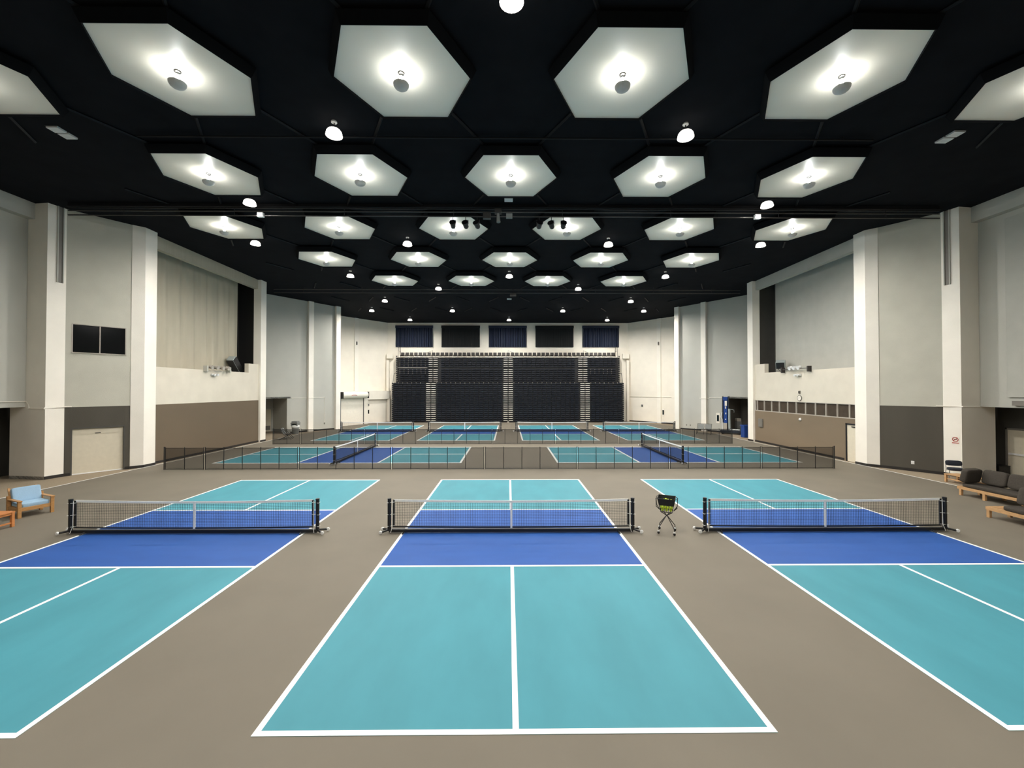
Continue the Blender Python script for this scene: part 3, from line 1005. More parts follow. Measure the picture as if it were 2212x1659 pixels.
# channels let into the first pillars
for s in (-1, 1):
    p, rz = on((s * 20.5, 18.4), (s * 20.35, 19.05), 0.44, 8.84, 0.0)
    b = MB()
    b.add(*(lambda q: (q.v, q.f))(MB().bx(-0.1, 0.1, -0.02, 0.012, 0, CZ - 8.84)), Matrix.Translation(p) @ Matrix.Rotation(rz, 4, 'Z'))
    tb = trim(b, 'panel_box')
    c = MB()
    for q in (-1, 1):
        c.add(*(lambda q_: (q_.v, q_.f))(MB().bx(q * 0.1 - 0.02, q * 0.1 + 0.02, -0.02, 0.05, 0, CZ - 8.84)), Matrix.Translation(p) @ Matrix.Rotation(rz, 4, 'Z'))
    c.build('channel_edge', 'panel', tb)

# ------------------------------------------------------------------ things fixed to the walls
def conduit(label, pts, r=0.025):
    t = thing('wall_conduit', label, 'pipe', pts[0])
    o0 = Vector(pts[0])
    MB().tube([Vector(p) - o0 for p in pts], r, 6).build('pipe', 'pillar', t, smooth=True)
    p = (Vector(pts[0]) + Vector(pts[-1])) / 2 - o0
    return t


t = conduit('pale conduit pipe on the left overhang and first left pillar', [(-21.47, 12, 3.45), (-21.47, 18.5, 3.45), (-21.35, 18.52, 3.3), (-21.3, 18.48, 3.14), (-20.52, 18.37, 3.14), (-20.32, 19.04, 3.18), (-20.2, 19.22, 3.18)])
MB().box((0.9, 6.4, -0.3), (0.14, 0.05, 0.1)).build('coupling', 'pillar', t)
conduit('pale conduit pipe on the first right pillar', [(21.45, 18.5, 3.2), (20.52, 18.37, 3.2), (20.32, 19.04, 3.2), (20.2, 19.22, 3.2)])
pa = on(*EW[1], 2.7, 3.2, 0.03)[0]; pb = on(*EW[1], 3.9, 3.2, 0.03)[0]; pc = on(*EW[1], 4.0, 3.12, 0.03)[0]; pd = on(*EW[1], 4.12, 3.12, 0.32)[0]; pe = on(*EW[1], 4.62, 3.12, 0.32)[0]; pf = on(*EW[1], 4.9, 3.12, 0.03)[0]
conduit('thin conduit pipe over the blue lift alcove and past the pillar', [pa, pb, pc, pd, pe, pf])
pa = on(*EW[-1], 2.7, 3.18, 0.03)[0]; pb = on(*EW[-1], 4.1, 3.18, 0.03)[0]; pc = on(*EW[-1], 4.13, 3.18, 0.32)[0]; pd = on(*EW[-1], 4.65, 3.18, 0.32)[0]; pe = on(*EW[-1], 4.7, 3.18, 0.03)[0]; pf = on(*EW[-1], 5.9, 3.2, 0.03)[0]; pg = on(*EW[-1], 5.9, 0.75, 0.03)[0]
conduit('thin conduit pipe beside the left rear opening, turning down the wall', [pa, pb, pc, pd, pe, pf, pg], 0.018)
pa = on(*F[1], 0.5, 3.08, 0.04)[0]; pb = on(*F[1], 1.74, 3.08, 0.04)[0]; pc = on(*F[1], 1.75, 3.08, 0.16)[0]; pd = on(*F[1], 2.25, 3.08, 0.16)[0]; pe = on(*F[1], 2.27, 3.08, 0.04)[0]; pf = on(*F[1], 6.2, 3.08, 0.04)[0]
conduit('long pale conduit pipe on the right rear wall by the bleachers', [pa, pb, pc, pd, pe, pf])


def wall_item(name, label, cat, line, u, z, w_, h_, dpt, m, m2=None, group=None, inner=0.7, part='face', d=0.0):
    t = wthing(name, label, cat, line, u, z, d, group)
    MB().bx(-w_ / 2, w_ / 2, 0, dpt, -h_ / 2, h_ / 2).build('body', m, t, bevel=min(0.01, dpt / 3))
    if m2:
        MB().bx(-w_ / 2 * inner, w_ / 2 * inner, dpt, dpt + 0.012, -h_ / 2 * inner, h_ / 2 * inner).build(part, m2, t)
    return t


wall_item('electrical_panel', 'grey electrical panel on the right wall beside the third pillar', 'panel', B[1], 8.85, 1.48, 0.5, 0.62, 0.08, 'panel_box', 'panel_box', inner=0.85, part='door')
wall_item('wall_speaker', 'small dark box above the wall clock', 'wall box', B[1], 4.75, 3.8, 0.14, 0.18, 0.06, 'panel_box', 'black')
wall_item('outlet', 'white outlet low on the dark right angled wall', 'outlet', A[1], 1.05, 0.42, 0.12, 0.16, 0.02, 'white_metal', 'white_metal')
t = wthing('motion_sensor', 'round white dome on the brown right wall below the windows', 'sensor', B[1], 4.73, 2.04)
MB().lathe([(0.11, 0.0), (0.11, 0.02), (0.08, 0.03)], (0, 0, 0), 16, Matrix.Rotation(-PI / 2, 4, 'X')).build('base', 'mullion', t)
MB().lathe([(0.09, 0.02), (0.08, 0.06), (0.04, 0.09), (0.001, 0.1)], (0, 0, 0), 16, Matrix.Rotation(-PI / 2, 4, 'X')).build('dome', 'white_metal', t, smooth=True)
t = wthing('wall_clock', 'round wall clock above the brown windows of the right wall', 'clock', B[1], 4.75, 3.42)
rx = Matrix.Rotation(-PI / 2, 4, 'X')
MB().lathe([(0.16, 0.0), (0.19, 0.0), (0.19, 0.05), (0.165, 0.055), (0.16, 0.04)], (0, 0, 0), 28, rx).build('rim', 'panel_box', t, smooth=True)
MB().lathe([(0.158, 0.041), (0.158, 0.046)], (0, 0, 0), 28, rx).build('dial', 'sign', t)
MB().box((0, 0.05, 0.045), (0.012, 0.006, 0.11)).build('hour_hand', 'black', t)
MB().box((0.05, 0.054, 0.0), (0.12, 0.006, 0.01)).build('minute_hand', 'black', t)
t = wthing('no_smoking_sign', 'red and white no smoking sign on the first right pillar', 'sign', ((20.5, 18.4), (20.35, 19.05)), 0.23, 1.66, 0.0)
MB().bx(-0.14, 0.14, 0.0, 0.006, -0.17, 0.17).build('plate', 'sign', t)
cs = MB()
cs.tube([(0.1 * math.cos(a * PI / 12), 0.012, 0.04 + 0.1 * math.sin(a * PI / 12)) for a in range(25)], 0.014, 6)
cs.tube([(-0.07, 0.012, 0.11), (0.07, 0.012, -0.03)], 0.012, 6)
cs.build('prohibition_ring', 'red', t)
MB().bx(-0.06, 0.05, 0.006, 0.011, 0.025, 0.05).build('cigarette', 'black', t)
MB().bx(-0.12, 0.12, 0.006, 0.011, -0.14, -0.105).build('text_bar', 'red', t)
for s in (-1, 1):
    wall_item('wall_sensor', 'small dark sensor high on the %s rear wall pilaster' % SIDE[s], 'sensor', F[s], 2.0, 9.35, 0.14, 0.4, 0.08, 'panel_box', 'black', d=0.12, inner=0.5)
wall_item('extinguisher_box', 'slim dark extinguisher box on the wall beside the blue lift alcove', 'extinguisher box', EW[1], 3.12, 1.3, 0.34, 0.95, 0.04, 'sign', 'glass_dark', inner=0.6)
wall_item('extinguisher_box', 'slim dark extinguisher box on the right rear wall by its pilaster', 'extinguisher box', F[1], 1.5, 1.3, 0.34, 0.95, 0.04, 'sign', 'glass_dark', inner=0.55)
wall_item('extinguisher_box', 'slim dark extinguisher box right of the white roller door', 'extinguisher box', ((-16.5, 48.0), (-14.85, 50.85)), 0.3, 1.35, 0.34, 0.9, 0.04, 'sign', 'glass_dark', inner=0.5)
wall_item('fire_horn', 'small dark fire horn on the right rear wall near the bleachers', 'alarm', F[1], 4.3, 2.0, 0.22, 0.24, 0.06, 'black', 'grey_plastic')
wall_item('fire_horn', 'small dark fire horn right of the white roller door', 'alarm', ((-16.5, 48.0), (-14.85, 50.85)), 0.28, 2.15, 0.22, 0.22, 0.06, 'black', 'grey_plastic')
wall_item('outlet', 'small dark outlet at the end of the left conduit pipe', 'outlet', EW[-1], 5.9, 0.66, 0.1, 0.16, 0.05, 'panel_box')
for i, u in enumerate((5.9, 6.3)):
    wall_item('outlet', 'small outlet low on the right angled wall, %s' % ('nearer the folding bench' if i == 0 else 'nearer the corner pilaster'), 'outlet', EW[1], u, 0.45, 0.1, 0.14, 0.02, 'panel_box')

# speakers on the balcony parapets
t = thing('loudspeaker', 'long black loudspeaker tilted on the left parapet step', 'speaker', (-19.68, 29.9, 5.155))
q = math.radians(-48)
sp = MB().box((0, -0.14, 0.58), (0.5, 1.25, 0.46), (q, 0, 0))
sp.build('cabinet', 'lift_grey', t, bevel=0.02)
MB().box((0, -0.14 - 0.24 * math.sin(-q), 0.58 - 0.24 * math.cos(q)), (0.46, 1.2, 0.06), (q, 0, 0)).build('grille', 'black', t, bevel=0.01)
MB().box((0.255, -0.14, 0.58), (0.02, 1.2, 0.44), (q, 0, 0)).build('side_panel', 'black', t)
MB().tube([(0.0, -0.05, 0.0), (0.0, -0.2, 0.45)], 0.05, 6).tube([(0.2, 0.3, 0.0), (0.2, 0.2, 0.3)], 0.03, 6).build('bracket', 'steel_black', t)
t = thing('loudspeaker', 'square black loudspeaker on a V bracket on the right parapet', 'speaker', (19.5, 29.2, 5.15), math.radians(-40))
MB().box((0, 0, 0.62), (0.55, 0.6, 0.5), (0.35, 0, 0)).build('cabinet', 'lift_grey', t, bevel=0.02)
MB().box((0, -0.29, 0.51), (0.5, 0.06, 0.45), (0.35, 0, 0)).build('grille', 'black', t, bevel=0.01)
MB().tube([(-0.28, 0, 0.5), (0, 0, 0.06), (0.28, 0, 0.5)], 0.025, 6).tube([(0, 0, 0.0), (0, 0, 0.1)], 0.06, 8).build('bracket', 'black', t)

for s, heads, us, lb in ((1, 3, (3.75, 6.2), 'floodlight bar with three white heads on the right parapet'), (-1, 4, (4.0, 6.1), 'floodlight bar with four small heads on the left parapet')):
    uc = (us[0] + us[1]) / 2
    t = wthing('floodlight_bar', lb, 'floodlight', B[s], uc, 5.2, 0.0)
    hl = (us[1] - us[0]) / 2
    sg = -s   # which way local x runs is settled by the wall's tangent, +Y here
    MB().tube([(-hl, 0.18, 0.12), (hl, 0.18, 0.12)], 0.025, 6).build('bar', 'pipe', t)
    for e in (-1, 1):
        MB().bx(e * hl - 0.06, e * hl + 0.06, 0.0, 0.24, -0.1, 0.26).build('end_bracket', 'chair_brown' if s == 1 else 'panel', t, bevel=0.01)
    for i in range(heads):
        x = -0.3 + 0.4 * i - (0.25 if heads == 4 else 0.2)
        if heads == 4:
            x = -0.75 + 0.5 * i
        m = Matrix.Translation((x, 0.22, 0.2)) @ Matrix.Rotation(-1.9, 4, 'X')
        h = MB().lathe([(0.04, -0.12), (0.1, -0.08), (0.13, 0.1), (0.13, 0.13), (0.1, 0.12)], (0, 0, 0), 14, m)
        ho = h.build('lamp_head', 'white_metal' if s == 1 else 'mullion', t, smooth=True)
        MB().tube([(x, 0.18, 0.12), (x, 0.2, 0.2)], 0.02, 6).build('swivel', 'white_metal', ho)
    t = wthing('wall_light', 'small white twin head light on the %s parapet below the floodlight bar' % SIDE[s], 'wall light', B[s], 4.8, 4.92)
    MB().bx(-0.22, 0.22, 0.0, 0.12, -0.06, 0.06).build('base', 'white_metal', t, bevel=0.01)
    for e in (-1, 1):
        m = Matrix.Translation((e * 0.14, 0.16, 0.0)) @ Matrix.Rotation(-1.9, 4, 'X')
        MB().lathe([(0.03, -0.06), (0.08, 0.06), (0.07, 0.08)], (0, 0, 0), 12, m).build('lamp_head', 'white_metal', t, smooth=True)

# ------------------------------------------------------------------ retracted telescopic bleachers
bl = thing('telescopic_bleacher', 'closed dark telescopic bleachers stacked against the rear wall', 'bleachers', (0, 49.5, 0))
YL, YU = 0.0, 1.2      # front planes of the lower and upper tiers (local y)
b = MB()
b.bx(-13.85, 13.85, YL + 0.12, 1.8, 0.0, 4.78)
b.bx(-13.65, 13.65, YU + 0.12, 1.8, 4.78, 7.85)
b.build('frame', 'steel_black', bl)
MB().bx(-13.7, 13.7, YU - 0.02, 1.85, 7.92, 8.02).bx(-13.7, -9.98, YU - 0.02, YU + 0.12, 6.63, 6.66).build('deck', 'step', bl)['label'] = 'pale deck edges'
SEC = [(-13.75, -9.98, 7), (-8.58, -0.7, 14), (0.7, 8.58, 14), (9.98, 13.75, 7)]
rows = [(0.22 + 0.2475 * i, YL) for i in range(19)] + [(4.98 + 0.237 * i, YU) for i in range(7)] + [(6.82 + 0.225 * i, YU) for i in range(5)]


def seat_into(mb, x, y, z, w_):
    pr = [(-0.5, -0.06), (-0.42, -0.085), (0.42, -0.085), (0.5, -0.06), (0.5, 0.04), (0.36, 0.09), (-0.36, 0.09), (-0.5, 0.04)]
    n = 8
    vs = [(px * w_, 0.14, pz) for px, pz in pr] + [(px * w_, 0.03, pz) for px, pz in pr] + [(px * w_ * 0.92, -0.05, pz * 0.6 - 0.02) for px, pz in pr]
    fs = []
    for k in range(2):
        for i in range(n):
            j = (i + 1) % n
            fs.append((k * n + i, k * n + j, (k + 1) * n + j, (k + 1) * n + i))
    fs.append(tuple(range(2 * n, 3 * n)))
    mb.add(vs, [f[::-1] for f in fs], Matrix.Translation((x, y, z)))


one = MB()
seat_into(one, 0, 0, 0, 0.5)
seat_me = None
rest, arms = MB(), MB()
n_single = 0
for ri, (z, y) in enumerate(rows):
    for x0, x1, n in SEC:
        p = (x1 - x0) / n
        if y == YU:
            sh = 0.97
        else:
            sh = 1.0
        for k in range(n):
            x = (x0 + p * (k + 0.5)) * sh
            if ri == 18:
                if seat_me is None:
                    so = one.build('folded_seat', 'seat', bl, loc=(x, y, z))
                    seat_me = so
                else:
                    so = seat_me.copy()
                    so.location = (x, y, z)
                    COL.objects.link(so)
                n_single += 1
            else:
                seat_into(rest, x, y, z, 0.5)
            if ri == 18 or (x0 + x1) / 2 < -9 and ri > 22 or ri in (23, 24, 25) and abs(x0) > 9:
                arms.bx((x0 + p * k) * sh - 0.028, (x0 + p * k) * sh + 0.028, y - (0.07 if ri == 18 else 0.02), y + 0.1, z + 0.03, z + (0.12 if ri == 18 else 0.07))
ro = rest.build('folded_seat_rows', 'seat', bl)
ro['kind'] = 'stuff'
ao = arms.build('armrests', 'mullion', bl)
ao['kind'] = 'stuff'
ao['label'] = 'pale armrest ends between the seats'
# upright chairs of the top row
tc = None
for k in range(49):
    x = -13.05 + 26.1 * k / 48
    if tc is None:
        tc = MB()
        tc.box((0, 0, 0.34), (0.43, 0.07, 0.42), (-0.12, 0, 0))
        tc.box((0, -0.14, 0.2), (0.4, 0.26, 0.06))
        tc = tc.build('upright_seat', 'chair_brown', bl, bevel=0.03, loc=(x, 1.45, 8.0))
        c = tc
    else:
        c = tc.copy()
        c.location = (x, 1.45, 8.0)
        COL.objects.link(c)
lg = MB()
for k in range(50):
    x = -13.05 + 26.1 * (k - 0.5) / 48
    lg.bx(x - 0.02, x + 0.02, 1.35, 1.5, 8.0, 8.2)
lg.build('seat_supports', 'steel_black', bl)
# aisles: dark well, pale step edges, hand rails
for ai, xa in enumerate((-9.28, 0.0, 9.28)):
    for ri, (z, y) in enumerate(rows):
        xx = xa * (0.995 if y == YU else 1.0)
        st = MB()
        st.bx(xx - 0.56, xx - 0.05, y - 0.06, y + 0.12, z - 0.02, z + 0.035)
        st.bx(xx + 0.05, xx + 0.56, y - 0.06, y + 0.12, z - 0.02, z + 0.035)
        st.build('aisle_step', 'step', bl)
    r = MB()
    r.tube([(xa, YL - 0.1, 0.15), (xa, YL - 0.1, 4.9)], 0.025, 6)
    r.tube([(xa, YU - 0.12, 4.9), (xa, YU - 0.12, 8.75), (xa - 0.9 if ai == 0 else xa + 0.85, YU + 0.2, 8.45), (xa - 0.9 if ai == 0 else xa + 0.85, YU + 0.2, 8.0)], 0.022, 6)
    r.build('aisle_rail', 'steel_black', bl)
for s in (-1, 1):
    e = MB()
    for i in range(19):
        e.bx(s * 13.86, s * 13.98, 0.02 + 0.02 * abs(i - 12) / 12, 1.7, 0.1 + 0.2475 * i, 0.1 + 0.2475 * i + 0.2)
    for i in range(13):
        e.bx(s * 13.68, s * 13.8, YU, 1.8, 4.8 + 0.26 * i, 4.8 + 0.26 * i + 0.2)
    e.build('end_truss', 'seat', bl)
    r = MB()
    r.tube([(s * 13.72, YU - 0.1, 4.8), (s * 13.55, YU - 0.1, 7.2), (s * 13.5, YU, 9.25), (s * 13.4, YU + 0.5, 9.25), (s * 13.35, YU + 0.5, 8.0)], 0.03, 6)
    r.tube([(s * 13.85, YL - 0.05, 4.7), (s * 13.75, YL + 0.2, 5.9), (s * 13.75, YU, 6.0)], 0.03, 6)
    r.tube([(s * 13.5, YU, 8.7), (s * 13.4, YU + 0.5, 8.7)], 0.02, 6)
    r.build('end_rail', 'pipe', bl)
MB().bx(-0.12, 0.12, -0.02, 0.1, 0.02, 0.09).build('number_plate', 'sign', bl)

# ------------------------------------------------------------------ ball basket on wheels
bk = thing('ball_basket', 'black wheeled wire basket of yellow balls beside the right net', 'ball basket', (4.43, 11.48, 0.0), math.radians(-24))
T, Bm, zt, zb = 0.23, 0.15, 0.97, 0.6
wr = MB()
for sgn in (-1, 1):
    for q in range(7):
        f = -1 + 2 * q / 6
        wr.tube([(f * T, sgn * T, zt), (f * Bm, sgn * Bm, zb)], 0.0035, 4)
        wr.tube([(sgn * T, f * T, zt), (sgn * Bm, f * Bm, zb)], 0.0035, 4)
for q in range(5):
    f = q / 4
    k = Bm + (T - Bm) * f
    z = zb + (zt - zb) * f
    wr.tube([(-k, -k, z), (k, -k, z), (k, k, z), (-k, k, z), (-k, -k, z)], 0.011 if q in (0, 4) else 0.0035, 5)
for q in range(7):
    f = -1 + 2 * q / 6
    wr.tube([(f * Bm, -Bm, zb), (f * Bm, Bm, zb)], 0.005, 4)
wr.build('wire_basket', 'black', bk)
lb = MB()
k0, k1, z0, z1 = Bm + (T - Bm) * 0.5, T, zb + (zt - zb) * 0.5, zt
for a in range(4):
    m = Matrix.Rotation(a * PI / 2, 4, 'Z')
    lb.add([(-k0, -k0 - 0.004, z0), (k0, -k0 - 0.004, z0), (k1, -k1 - 0.004, z1), (-k1, -k1 - 0.004, z1), (-k0, -k0 + 0.004, z0), (k0, -k0 + 0.004, z0), (k1, -k1 + 0.004, z1), (-k1, -k1 + 0.004, z1)],
           [(0, 1, 2, 3), (5, 4, 7, 6), (0, 4, 5, 1), (3, 2, 6, 7), (0, 3, 7, 4), (1, 5, 6, 2)], m)
lb.build('side_band', 'black', bk)
for sx_, sy_ in ((-1, -1), (1, -1), (1, 1), (-1, 1)):
    l = MB().tube([(-sx_ * Bm, -sy_ * Bm, zb), (sx_ * 0.015, sy_ * 0.015, 0.46), (sx_ * 0.2, sy_ * 0.2, 0.17), (sx_ * 0.205, sy_ * 0.205, 0.09)], 0.012, 6)
    lo = l.build('leg', 'black', bk, smooth=True)
    ca = MB().lathe([(0.028, 0.065), (0.03, 0.085), (0.02, 0.1)], (sx_ * 0.205, sy_ * 0.205, 0), 10)
    ca.build('caster_cap', 'white_metal', lo)
    MB().lathe([(0.012, -0.014), (0.033, -0.012), (0.033, 0.012), (0.012, 0.014)], (sx_ * 0.205, sy_ * 0.205, 0.034), 12, Matrix.Rotation(PI / 2, 4, 'X')).build('wheel', 'black', lo)
for sgn in (-1, 1):
    MB().tube([(sgn * T, -0.12, zt), (sgn * (T + 0.05), -0.12, zt - 0.02), (sgn * (T + 0.04), -0.1, 0.72), (sgn * 0.18, -0.02, 0.62), (sgn * (T + 0.04), 0.1, 0.72), (sgn * (T + 0.05), 0.12, zt - 0.02), (sgn * T, 0.12, zt)], 0.011, 6).build('handle', 'black', bk, smooth=True)
ball0 = None
mrot = Matrix.Translation((4.43, 11.48, 0.0)) @ Matrix.Rotation(math.radians(-24), 4, 'Z')
spots = []
for lay, (k, n) in enumerate(((0.105, 3), (0.125, 4), (0.145, 4))):
    for i in range(n):
        for j in range(n):
            spots.append((-k + 2 * k * i / (n - 1), -k + 2 * k * j / (n - 1), 0.645 + 0.072 * lay))
for p in ((-0.08, 0.06, 0.872), (0.03, 0.08, 0.875), (0.11, 0.09, 0.87), (-0.03, 0.14, 0.872), (0.0, -0.05, 0.86)):
    spots.append(p)
for p in spots:
    loc = mrot @ Vector(p)
    if ball0 is None:
        ball0 = MB().ball((0, 0, 0), (0.074, 0.074, 0.074), 14, 9).build('pickleball', 'yellow', smooth=True, loc=loc)
        tag(ball0, 'yellow green ball in the black wheeled wire basket', 'ball', 'balls in the wire basket')
    else:
        c = ball0.copy()
        c.location = loc
        COL.objects.link(c)

# ------------------------------------------------------------------ seating along the sides
def facing(nx, ny):
    return math.atan2(ny, nx) - PI / 2


t = thing('armchair', 'wooden armchair with light blue cushions at the left edge of the floor', 'armchair', (-15.3, 13.36, 0), facing(0.923, -0.385))
W2, D2 = 0.36, 0.36
for sgn in (-1, 1):
    MB().bx(sgn * W2 - 0.04, sgn * W2 + 0.04, D2 - 0.04, D2 + 0.04, 0, 0.5).build('leg', 'wood', t, bevel=0.006)
    MB().bx(sgn * W2 - 0.04, sgn * W2 + 0.04, -D2 - 0.04, -D2 + 0.04, 0, 0.62).build('leg', 'wood', t, bevel=0.006)
    MB().bx(sgn * W2 - 0.05, sgn * W2 + 0.05, -D2 - 0.02, D2 + 0.06, 0.5, 0.535).build('armrest', 'wood', t, bevel=0.008)
    MB().bx(sgn * W2 - 0.02, sgn * W2 + 0.02, -D2, D2, 0.2, 0.3).build('side_rail', 'wood', t)
MB().bx(-W2, W2, D2 - 0.02, D2 + 0.02, 0.2, 0.31).build('front_rail', 'wood', t, bevel=0.005)
MB().bx(-W2, W2, -D2, D2, 0.27, 0.3).build('seat_slats', 'wood', t)
b = MB()
for k in range(4):
    b.box((0, -D2 - 0.03 - 0.045 * k, 0.4 + 0.12 * k), (2 * W2 - 0.06, 0.025, 0.07), (0.35, 0, 0))
b.box((-W2 + 0.06, -D2 - 0.1, 0.55), (0.05, 0.03, 0.6), (0.35, 0, 0)).box((W2 - 0.06, -D2 - 0.1, 0.55), (0.05, 0.03, 0.6), (0.35, 0, 0))
b.build('back_frame', 'wood', t)
MB().ball((0, 0.0, 0.36), (2 * W2 - 0.09, 0.72, 0.13), 40, 18, 0.18).build('seat_cushion', 'ltblue', t, smooth=True)['label'] = 'light blue seat cushion'
MB().ball((0, -D2 + 0.06, 0.62), (2 * W2 - 0.08, 0.14, 0.46), 40, 18, 0.18, (0.3, 0, 0)).build('back_cushion', 'ltblue', t, smooth=True)['label'] = 'light blue back cushion'

t = thing('side_table', 'low orange wooden table in front of the blue armchair', 'table', (-14.72, 11.66, 0))
MB().bx(-0.36, 0.36, -0.5, 0.5, 0.41, 0.45).build('tabletop', 'wood2', t, bevel=0.006)
for a in (-1, 1):
    for c in (-1, 1):
        MB().bx(a * 0.32 - 0.035, a * 0.32 + 0.035, c * 0.46 - 0.035, c * 0.46 + 0.035, 0, 0.41).build('leg', 'wood2', t, bevel=0.005)
b = MB()
for a in (-1, 1):
    b.bx(a * 0.32 - 0.018, a * 0.32 + 0.018, -0.46, 0.46, 0.1, 0.14).bx(a * 0.32 - 0.018, a * 0.32 + 0.018, -0.46, 0.46, 0.35, 0.41)
    b.bx(-0.32, 0.32, a * 0.46 - 0.018, a * 0.46 + 0.018, 0.35, 0.41)
b.build('rails', 'wood2', t)


def platform_sofa(name, label, x0, x1, y0, y1, pad, legs, z=0.33):
    t = thing(name, label, 'sofa', ((x0 + x1) / 2, (y0 + y1) / 2, 0))
    hx, hy = (x1 - x0) / 2, (y1 - y0) / 2
    b = MB()
    b.bx(-hx, -hx + 0.06, -hy, hy, z - 0.1, z).bx(hx - 0.06, hx, -hy, hy, z - 0.1, z).bx(-hx + 0.061, hx - 0.061, -hy, -hy + 0.06, z - 0.1, z).bx(-hx + 0.061, hx - 0.061, hy - 0.06, hy, z - 0.1, z)
    n = int((y1 - y0) / 0.11)
    for i in range(n):
        y = -hy + (i + 0.5) * 2 * hy / n
        b.bx(-hx + 0.061, hx - 0.061, y - 0.04, y + 0.04, z - 0.04, z - 0.005)
    b.build('platform', 'wood3', t)
    for y in legs:
        for a in (-1, 1):
            MB().bx(a * (hx - 0.045) - 0.04, a * (hx - 0.045) + 0.04, y - 0.04, y + 0.04, 0, z - 0.1).build('leg', 'wood3', t)
    py0, py1 = pad
    MB().ball((-0.01, (py0 + py1) / 2, z + 0.065), (2 * hx - 0.06, py1 - py0, 0.14), 40, 14, 0.28).build('seat_pad', 'char', t, smooth=True)['label'] = 'charcoal seat pad'
    return t


platform_sofa('sofa', 'long low wooden sofa with charcoal pad below the navy chair', 17.05, 17.85, 13.4, 15.5, (-1.02, 0.98), (0.95, 0.18, -0.95))
platform_sofa('sofa', 'low wooden sofa with bare wood end nearest the camera on the right', 14.95, 15.7, 10.8, 12.78, (-0.95, 0.62), (0.93, -0.1, -0.93))


def cushion(label, c, d, rot):
    o = MB().ball((0, 0, 0), d, 36, 18, 0.36).build('back_cushion', 'char', smooth=True, loc=c)
    o.name = 'cushion'
    o.rotation_euler = rot
    tag(o, label, 'cushion', 'charcoal cushions on the low sofas')


cushion('charcoal cushion standing at the far end of the long low sofa', (17.4, 15.33, 0.745), (0.74, 0.24, 0.54), (0.2, 0, 0.15))
cushion('charcoal back cushion next to the end cushion on the long low sofa', (17.72, 14.8, 0.745), (0.24, 0.76, 0.54), (0, 0.22, 0))
cushion('charcoal back cushion third along the long low sofa, with a loose corner', (17.72, 14.0, 0.745), (0.24, 0.8, 0.54), (0, 0.22, -0.05))
cushion('charcoal back cushion on the sofa nearest the camera on the right', (15.58, 12.0, 0.755), (0.24, 0.8, 0.56), (0, 0.25, 0.05))

t = thing('low_table', 'low wooden table in front of the navy chair at the right wall', 'table', (19.2, 17.15, 0))
MB().bx(-0.3, 0.3, -0.55, 0.55, 0.31, 0.35).build('tabletop', 'wood3', t, bevel=0.005)
for a in (-1, 1):
    for c in (-1, 1):
        MB().bx(a * 0.26 - 0.035, a * 0.26 + 0.035, c * 0.5 - 0.035, c * 0.5 + 0.035, 0, 0.31).build('leg', 'wood3', t)
MB().bx(-0.26, -0.23, -0.5, 0.5, 0.12, 0.16).bx(0.23, 0.26, -0.5, 0.5, 0.12, 0.16).build('rails', 'wood3', t)

t = thing('padded_chair', 'navy padded chair with chrome legs in front of the first right pillar', 'chair', (19.86, 18.1, 0), facing(-0.55, -0.84))
MB().ball((0, 0.0, 0.45), (0.5, 0.46, 0.11), 24, 10, 0.4).build('seat', 'navy', t, smooth=True)
MB().ball((0, -0.24, 0.68), (0.54, 0.09, 0.24), 24, 10, 0.45, (0.2, 0, 0)).build('backrest', 'navy', t, smooth=True)
for sgn in (-1, 1):
    MB().tube([(sgn * 0.26, 0.24, 0.0), (sgn * 0.24, 0.2, 0.42)], 0.012, 6).build('leg', 'chrome', t)
    MB().tube([(sgn * 0.26, -0.28, 0.0), (sgn * 0.25, -0.2, 0.42), (sgn * 0.25, -0.27, 0.72)], 0.012, 6).build('leg', 'chrome', t)
MB().tube([(-0.24, 0.2, 0.4), (0.24, 0.2, 0.4), (0.25, -0.2, 0.4), (-0.25, -0.2, 0.4), (-0.24, 0.2, 0.4)], 0.012, 6).build('seat_frame', 'chrome', t)

t = thing('storage_bin', 'black square bin in the corner by the right push bar door', 'bin', (22.83, 18.95, 0))
MB().bx(-0.27, 0.27, -0.22, 0.22, 0.0, 0.44).build('body', 'black', t, bevel=0.02)
MB().bx(-0.28, 0.28, -0.23, 0.23, 0.44, 0.47).build('lid', 'black', t, bevel=0.01)

# trash can near the left rear opening
t = thing('trash_can', 'grey trash can with dome lid and white bag beside the left rear opening', 'trash can', (-19.0, 36.95, 0))
MB().lathe([(0.001, 0), (0.26, 0), (0.31, 0.72), (0.32, 0.74)], (0, 0, 0), 20).build('body', 'grey_plastic', t, smooth=True)
MB().lathe([(0.325, 0.6), (0.335, 0.75), (0.3, 0.78)], (0, 0, 0), 20).build('bag', 'bag', t, smooth=True)
MB().bx(-0.3, 0.3, -0.3, 0.3, 0.92, 1.02).add(*(lambda q: (q.v, q.f))(MB().prism([(-0.24, -0.24), (0.24, -0.24), (0.24, 0.24), (-0.24, 0.24)], 1.02, 1.14))).bx(-0.28, -0.22, -0.28, 0.28, 0.72, 0.92).bx(0.22, 0.28, -0.28, 0.28, 0.72, 0.92).bx(-0.28, 0.28, 0.22, 0.28, 0.72, 0.92).build('lid', 'grey_plastic', t, bevel=0.01)

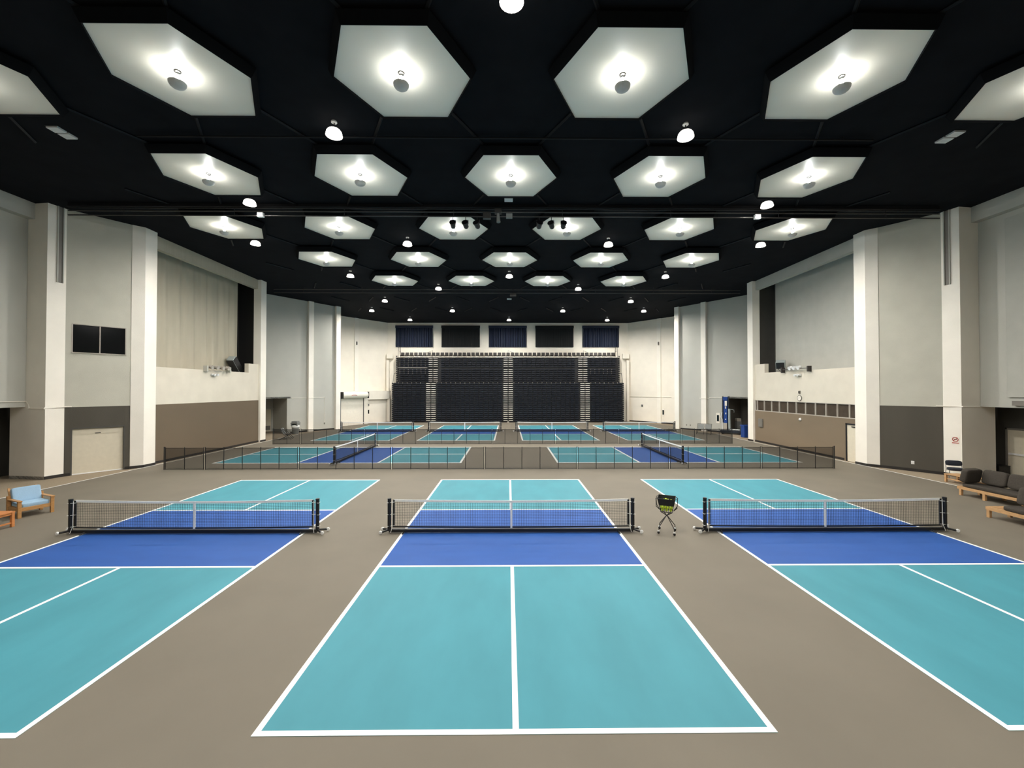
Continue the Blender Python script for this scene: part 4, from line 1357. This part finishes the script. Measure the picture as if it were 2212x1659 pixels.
# folding double seats
fb0 = thing('folding_bench', 'black folding double seat on the floor beside the trash can', 'bench', (-17.75, 33.3, 0), facing(0.9, 0.3))
for k in (-0.29, 0.29):
    MB().box((k, -0.3, 0.62), (0.5, 0.02, 0.5), (0.45, 0, 0)).build('back_panel', 'grey_plastic', fb0)
    MB().box((k, 0.05, 0.36), (0.5, 0.42, 0.02), (0.1, 0, 0)).build('seat_panel', 'black', fb0)
b = MB()
for x in (-0.57, 0.0, 0.57):
    b.tube([(x, 0.36, 0.0), (x, -0.42, 0.88)], 0.018, 6)
b.tube([(-0.57, -0.42, 0.88), (0.57, -0.42, 0.88)], 0.018, 6).tube([(-0.57, -0.2, 0.4), (0.57, -0.2, 0.4)], 0.018, 6)
b.build('back_frame', 'black', fb0)
for x in (-0.57, 0.57):
    MB().tube([(x, -0.5, 0.0), (x, 0.26, 0.4)], 0.018, 6).build('leg', 'black', fb0)
dup(fb0, 'black folding double seat leaning back before the pillar by the blue lift', (17.45, 36.5, 0), facing(-0.55, -0.84))

# personnel lift and bin in the right rear opening
t = thing('personnel_lift', 'blue mast lift parked in the right rear opening', 'lift', (19.85, 36.6, 0), facing(-0.62, -0.78))
MB().bx(-1.0, 0.75, -0.4, 0.4, 0.1, 0.34).build('base', 'lift_dark', t, bevel=0.02)
for a in (-0.8, 0.55):
    for c in (-1, 1):
        MB().lathe([(0.03, -0.04), (0.11, -0.04), (0.11, 0.04), (0.03, 0.04)], (a, c * 0.36, 0.11), 14, Matrix.Rotation(PI / 2, 4, 'X')).build('wheel', 'black', t)
MB().bx(0.2, 0.5, -0.18, 0.15, 0.95, 3.2).bx(0.16, 0.54, -0.12, 0.2, 3.0, 3.3).build('mast', 'lift_blue', t, bevel=0.01)
MB().bx(0.06, 0.16, -0.1, 0.12, 0.34, 3.36).bx(0.54, 0.62, -0.1, 0.12, 1.0, 3.34).build('mast_rails', 'lift_dark', t)
MB().bx(0.2, 0.46, 0.15, 0.3, 0.34, 0.96).build('power_unit', 'mullion', t, bevel=0.01)
MB().bx(0.22, 0.4, 0.152, 0.165, 2.5, 2.95).bx(0.3, 0.38, 0.152, 0.165, 2.25, 2.45).bx(0.28, 0.36, 0.152, 0.165, 1.75, 1.9).bx(0.3, 0.38, 0.152, 0.165, 1.25, 1.35).build('stickers', 'sign', t)['label'] = 'white stickers'
MB().tube([(0.0, 0.22, 0.3), (0.02, 0.22, 2.25)], 0.1, 12).build('outrigger_tube', 'lift_grey', t, smooth=True)
MB().tube([(0.0, 0.22, 2.2), (-0.35, 0.22, 2.15), (-0.36, 0.22, 1.95)], 0.025, 6).build('crank_handle', 'lift_grey', t)
MB().tube([(0.58, 0.2, 0.34), (0.6, 0.2, 1.3), (0.72, 0.2, 1.5), (0.62, 0.2, 1.9)], 0.035, 6).build('side_rail', 'white_metal', t)
b = MB()
for k in range(5):
    b.ball((-0.75 + 0.16 * k, 0.2, 0.4), (0.2, 0.3, 0.14), 10, 6)
b.build('rolled_sheet', 'bag', t, smooth=True)

t = thing('recycling_bin', 'square blue bin beside the third right pillar', 'bin', (19.72, 34.0, 0))
MB().prism([(-0.26, -0.26), (0.26, -0.26), (0.26, 0.26), (-0.26, 0.26)], 0.0, 0.94).build('body', 'bin_blue', t, bevel=0.03)
MB().bx(-0.3, 0.3, -0.3, 0.3, 0.92, 1.02).build('lid', 'bin_blue', t, bevel=0.02)
t = thing('storage_cabinet', 'pale narrow unit in the dark right rear room', 'cabinet', (21.35, 38.0, 0))
MB().bx(-0.22, 0.22, -0.2, 0.2, 0, 1.0).build('body', 'grey_plastic', t, bevel=0.01)
MB().bx(-0.2, 0.2, -0.18, 0.18, 1.02, 1.3).build('top_unit', 'mullion', t, bevel=0.01)
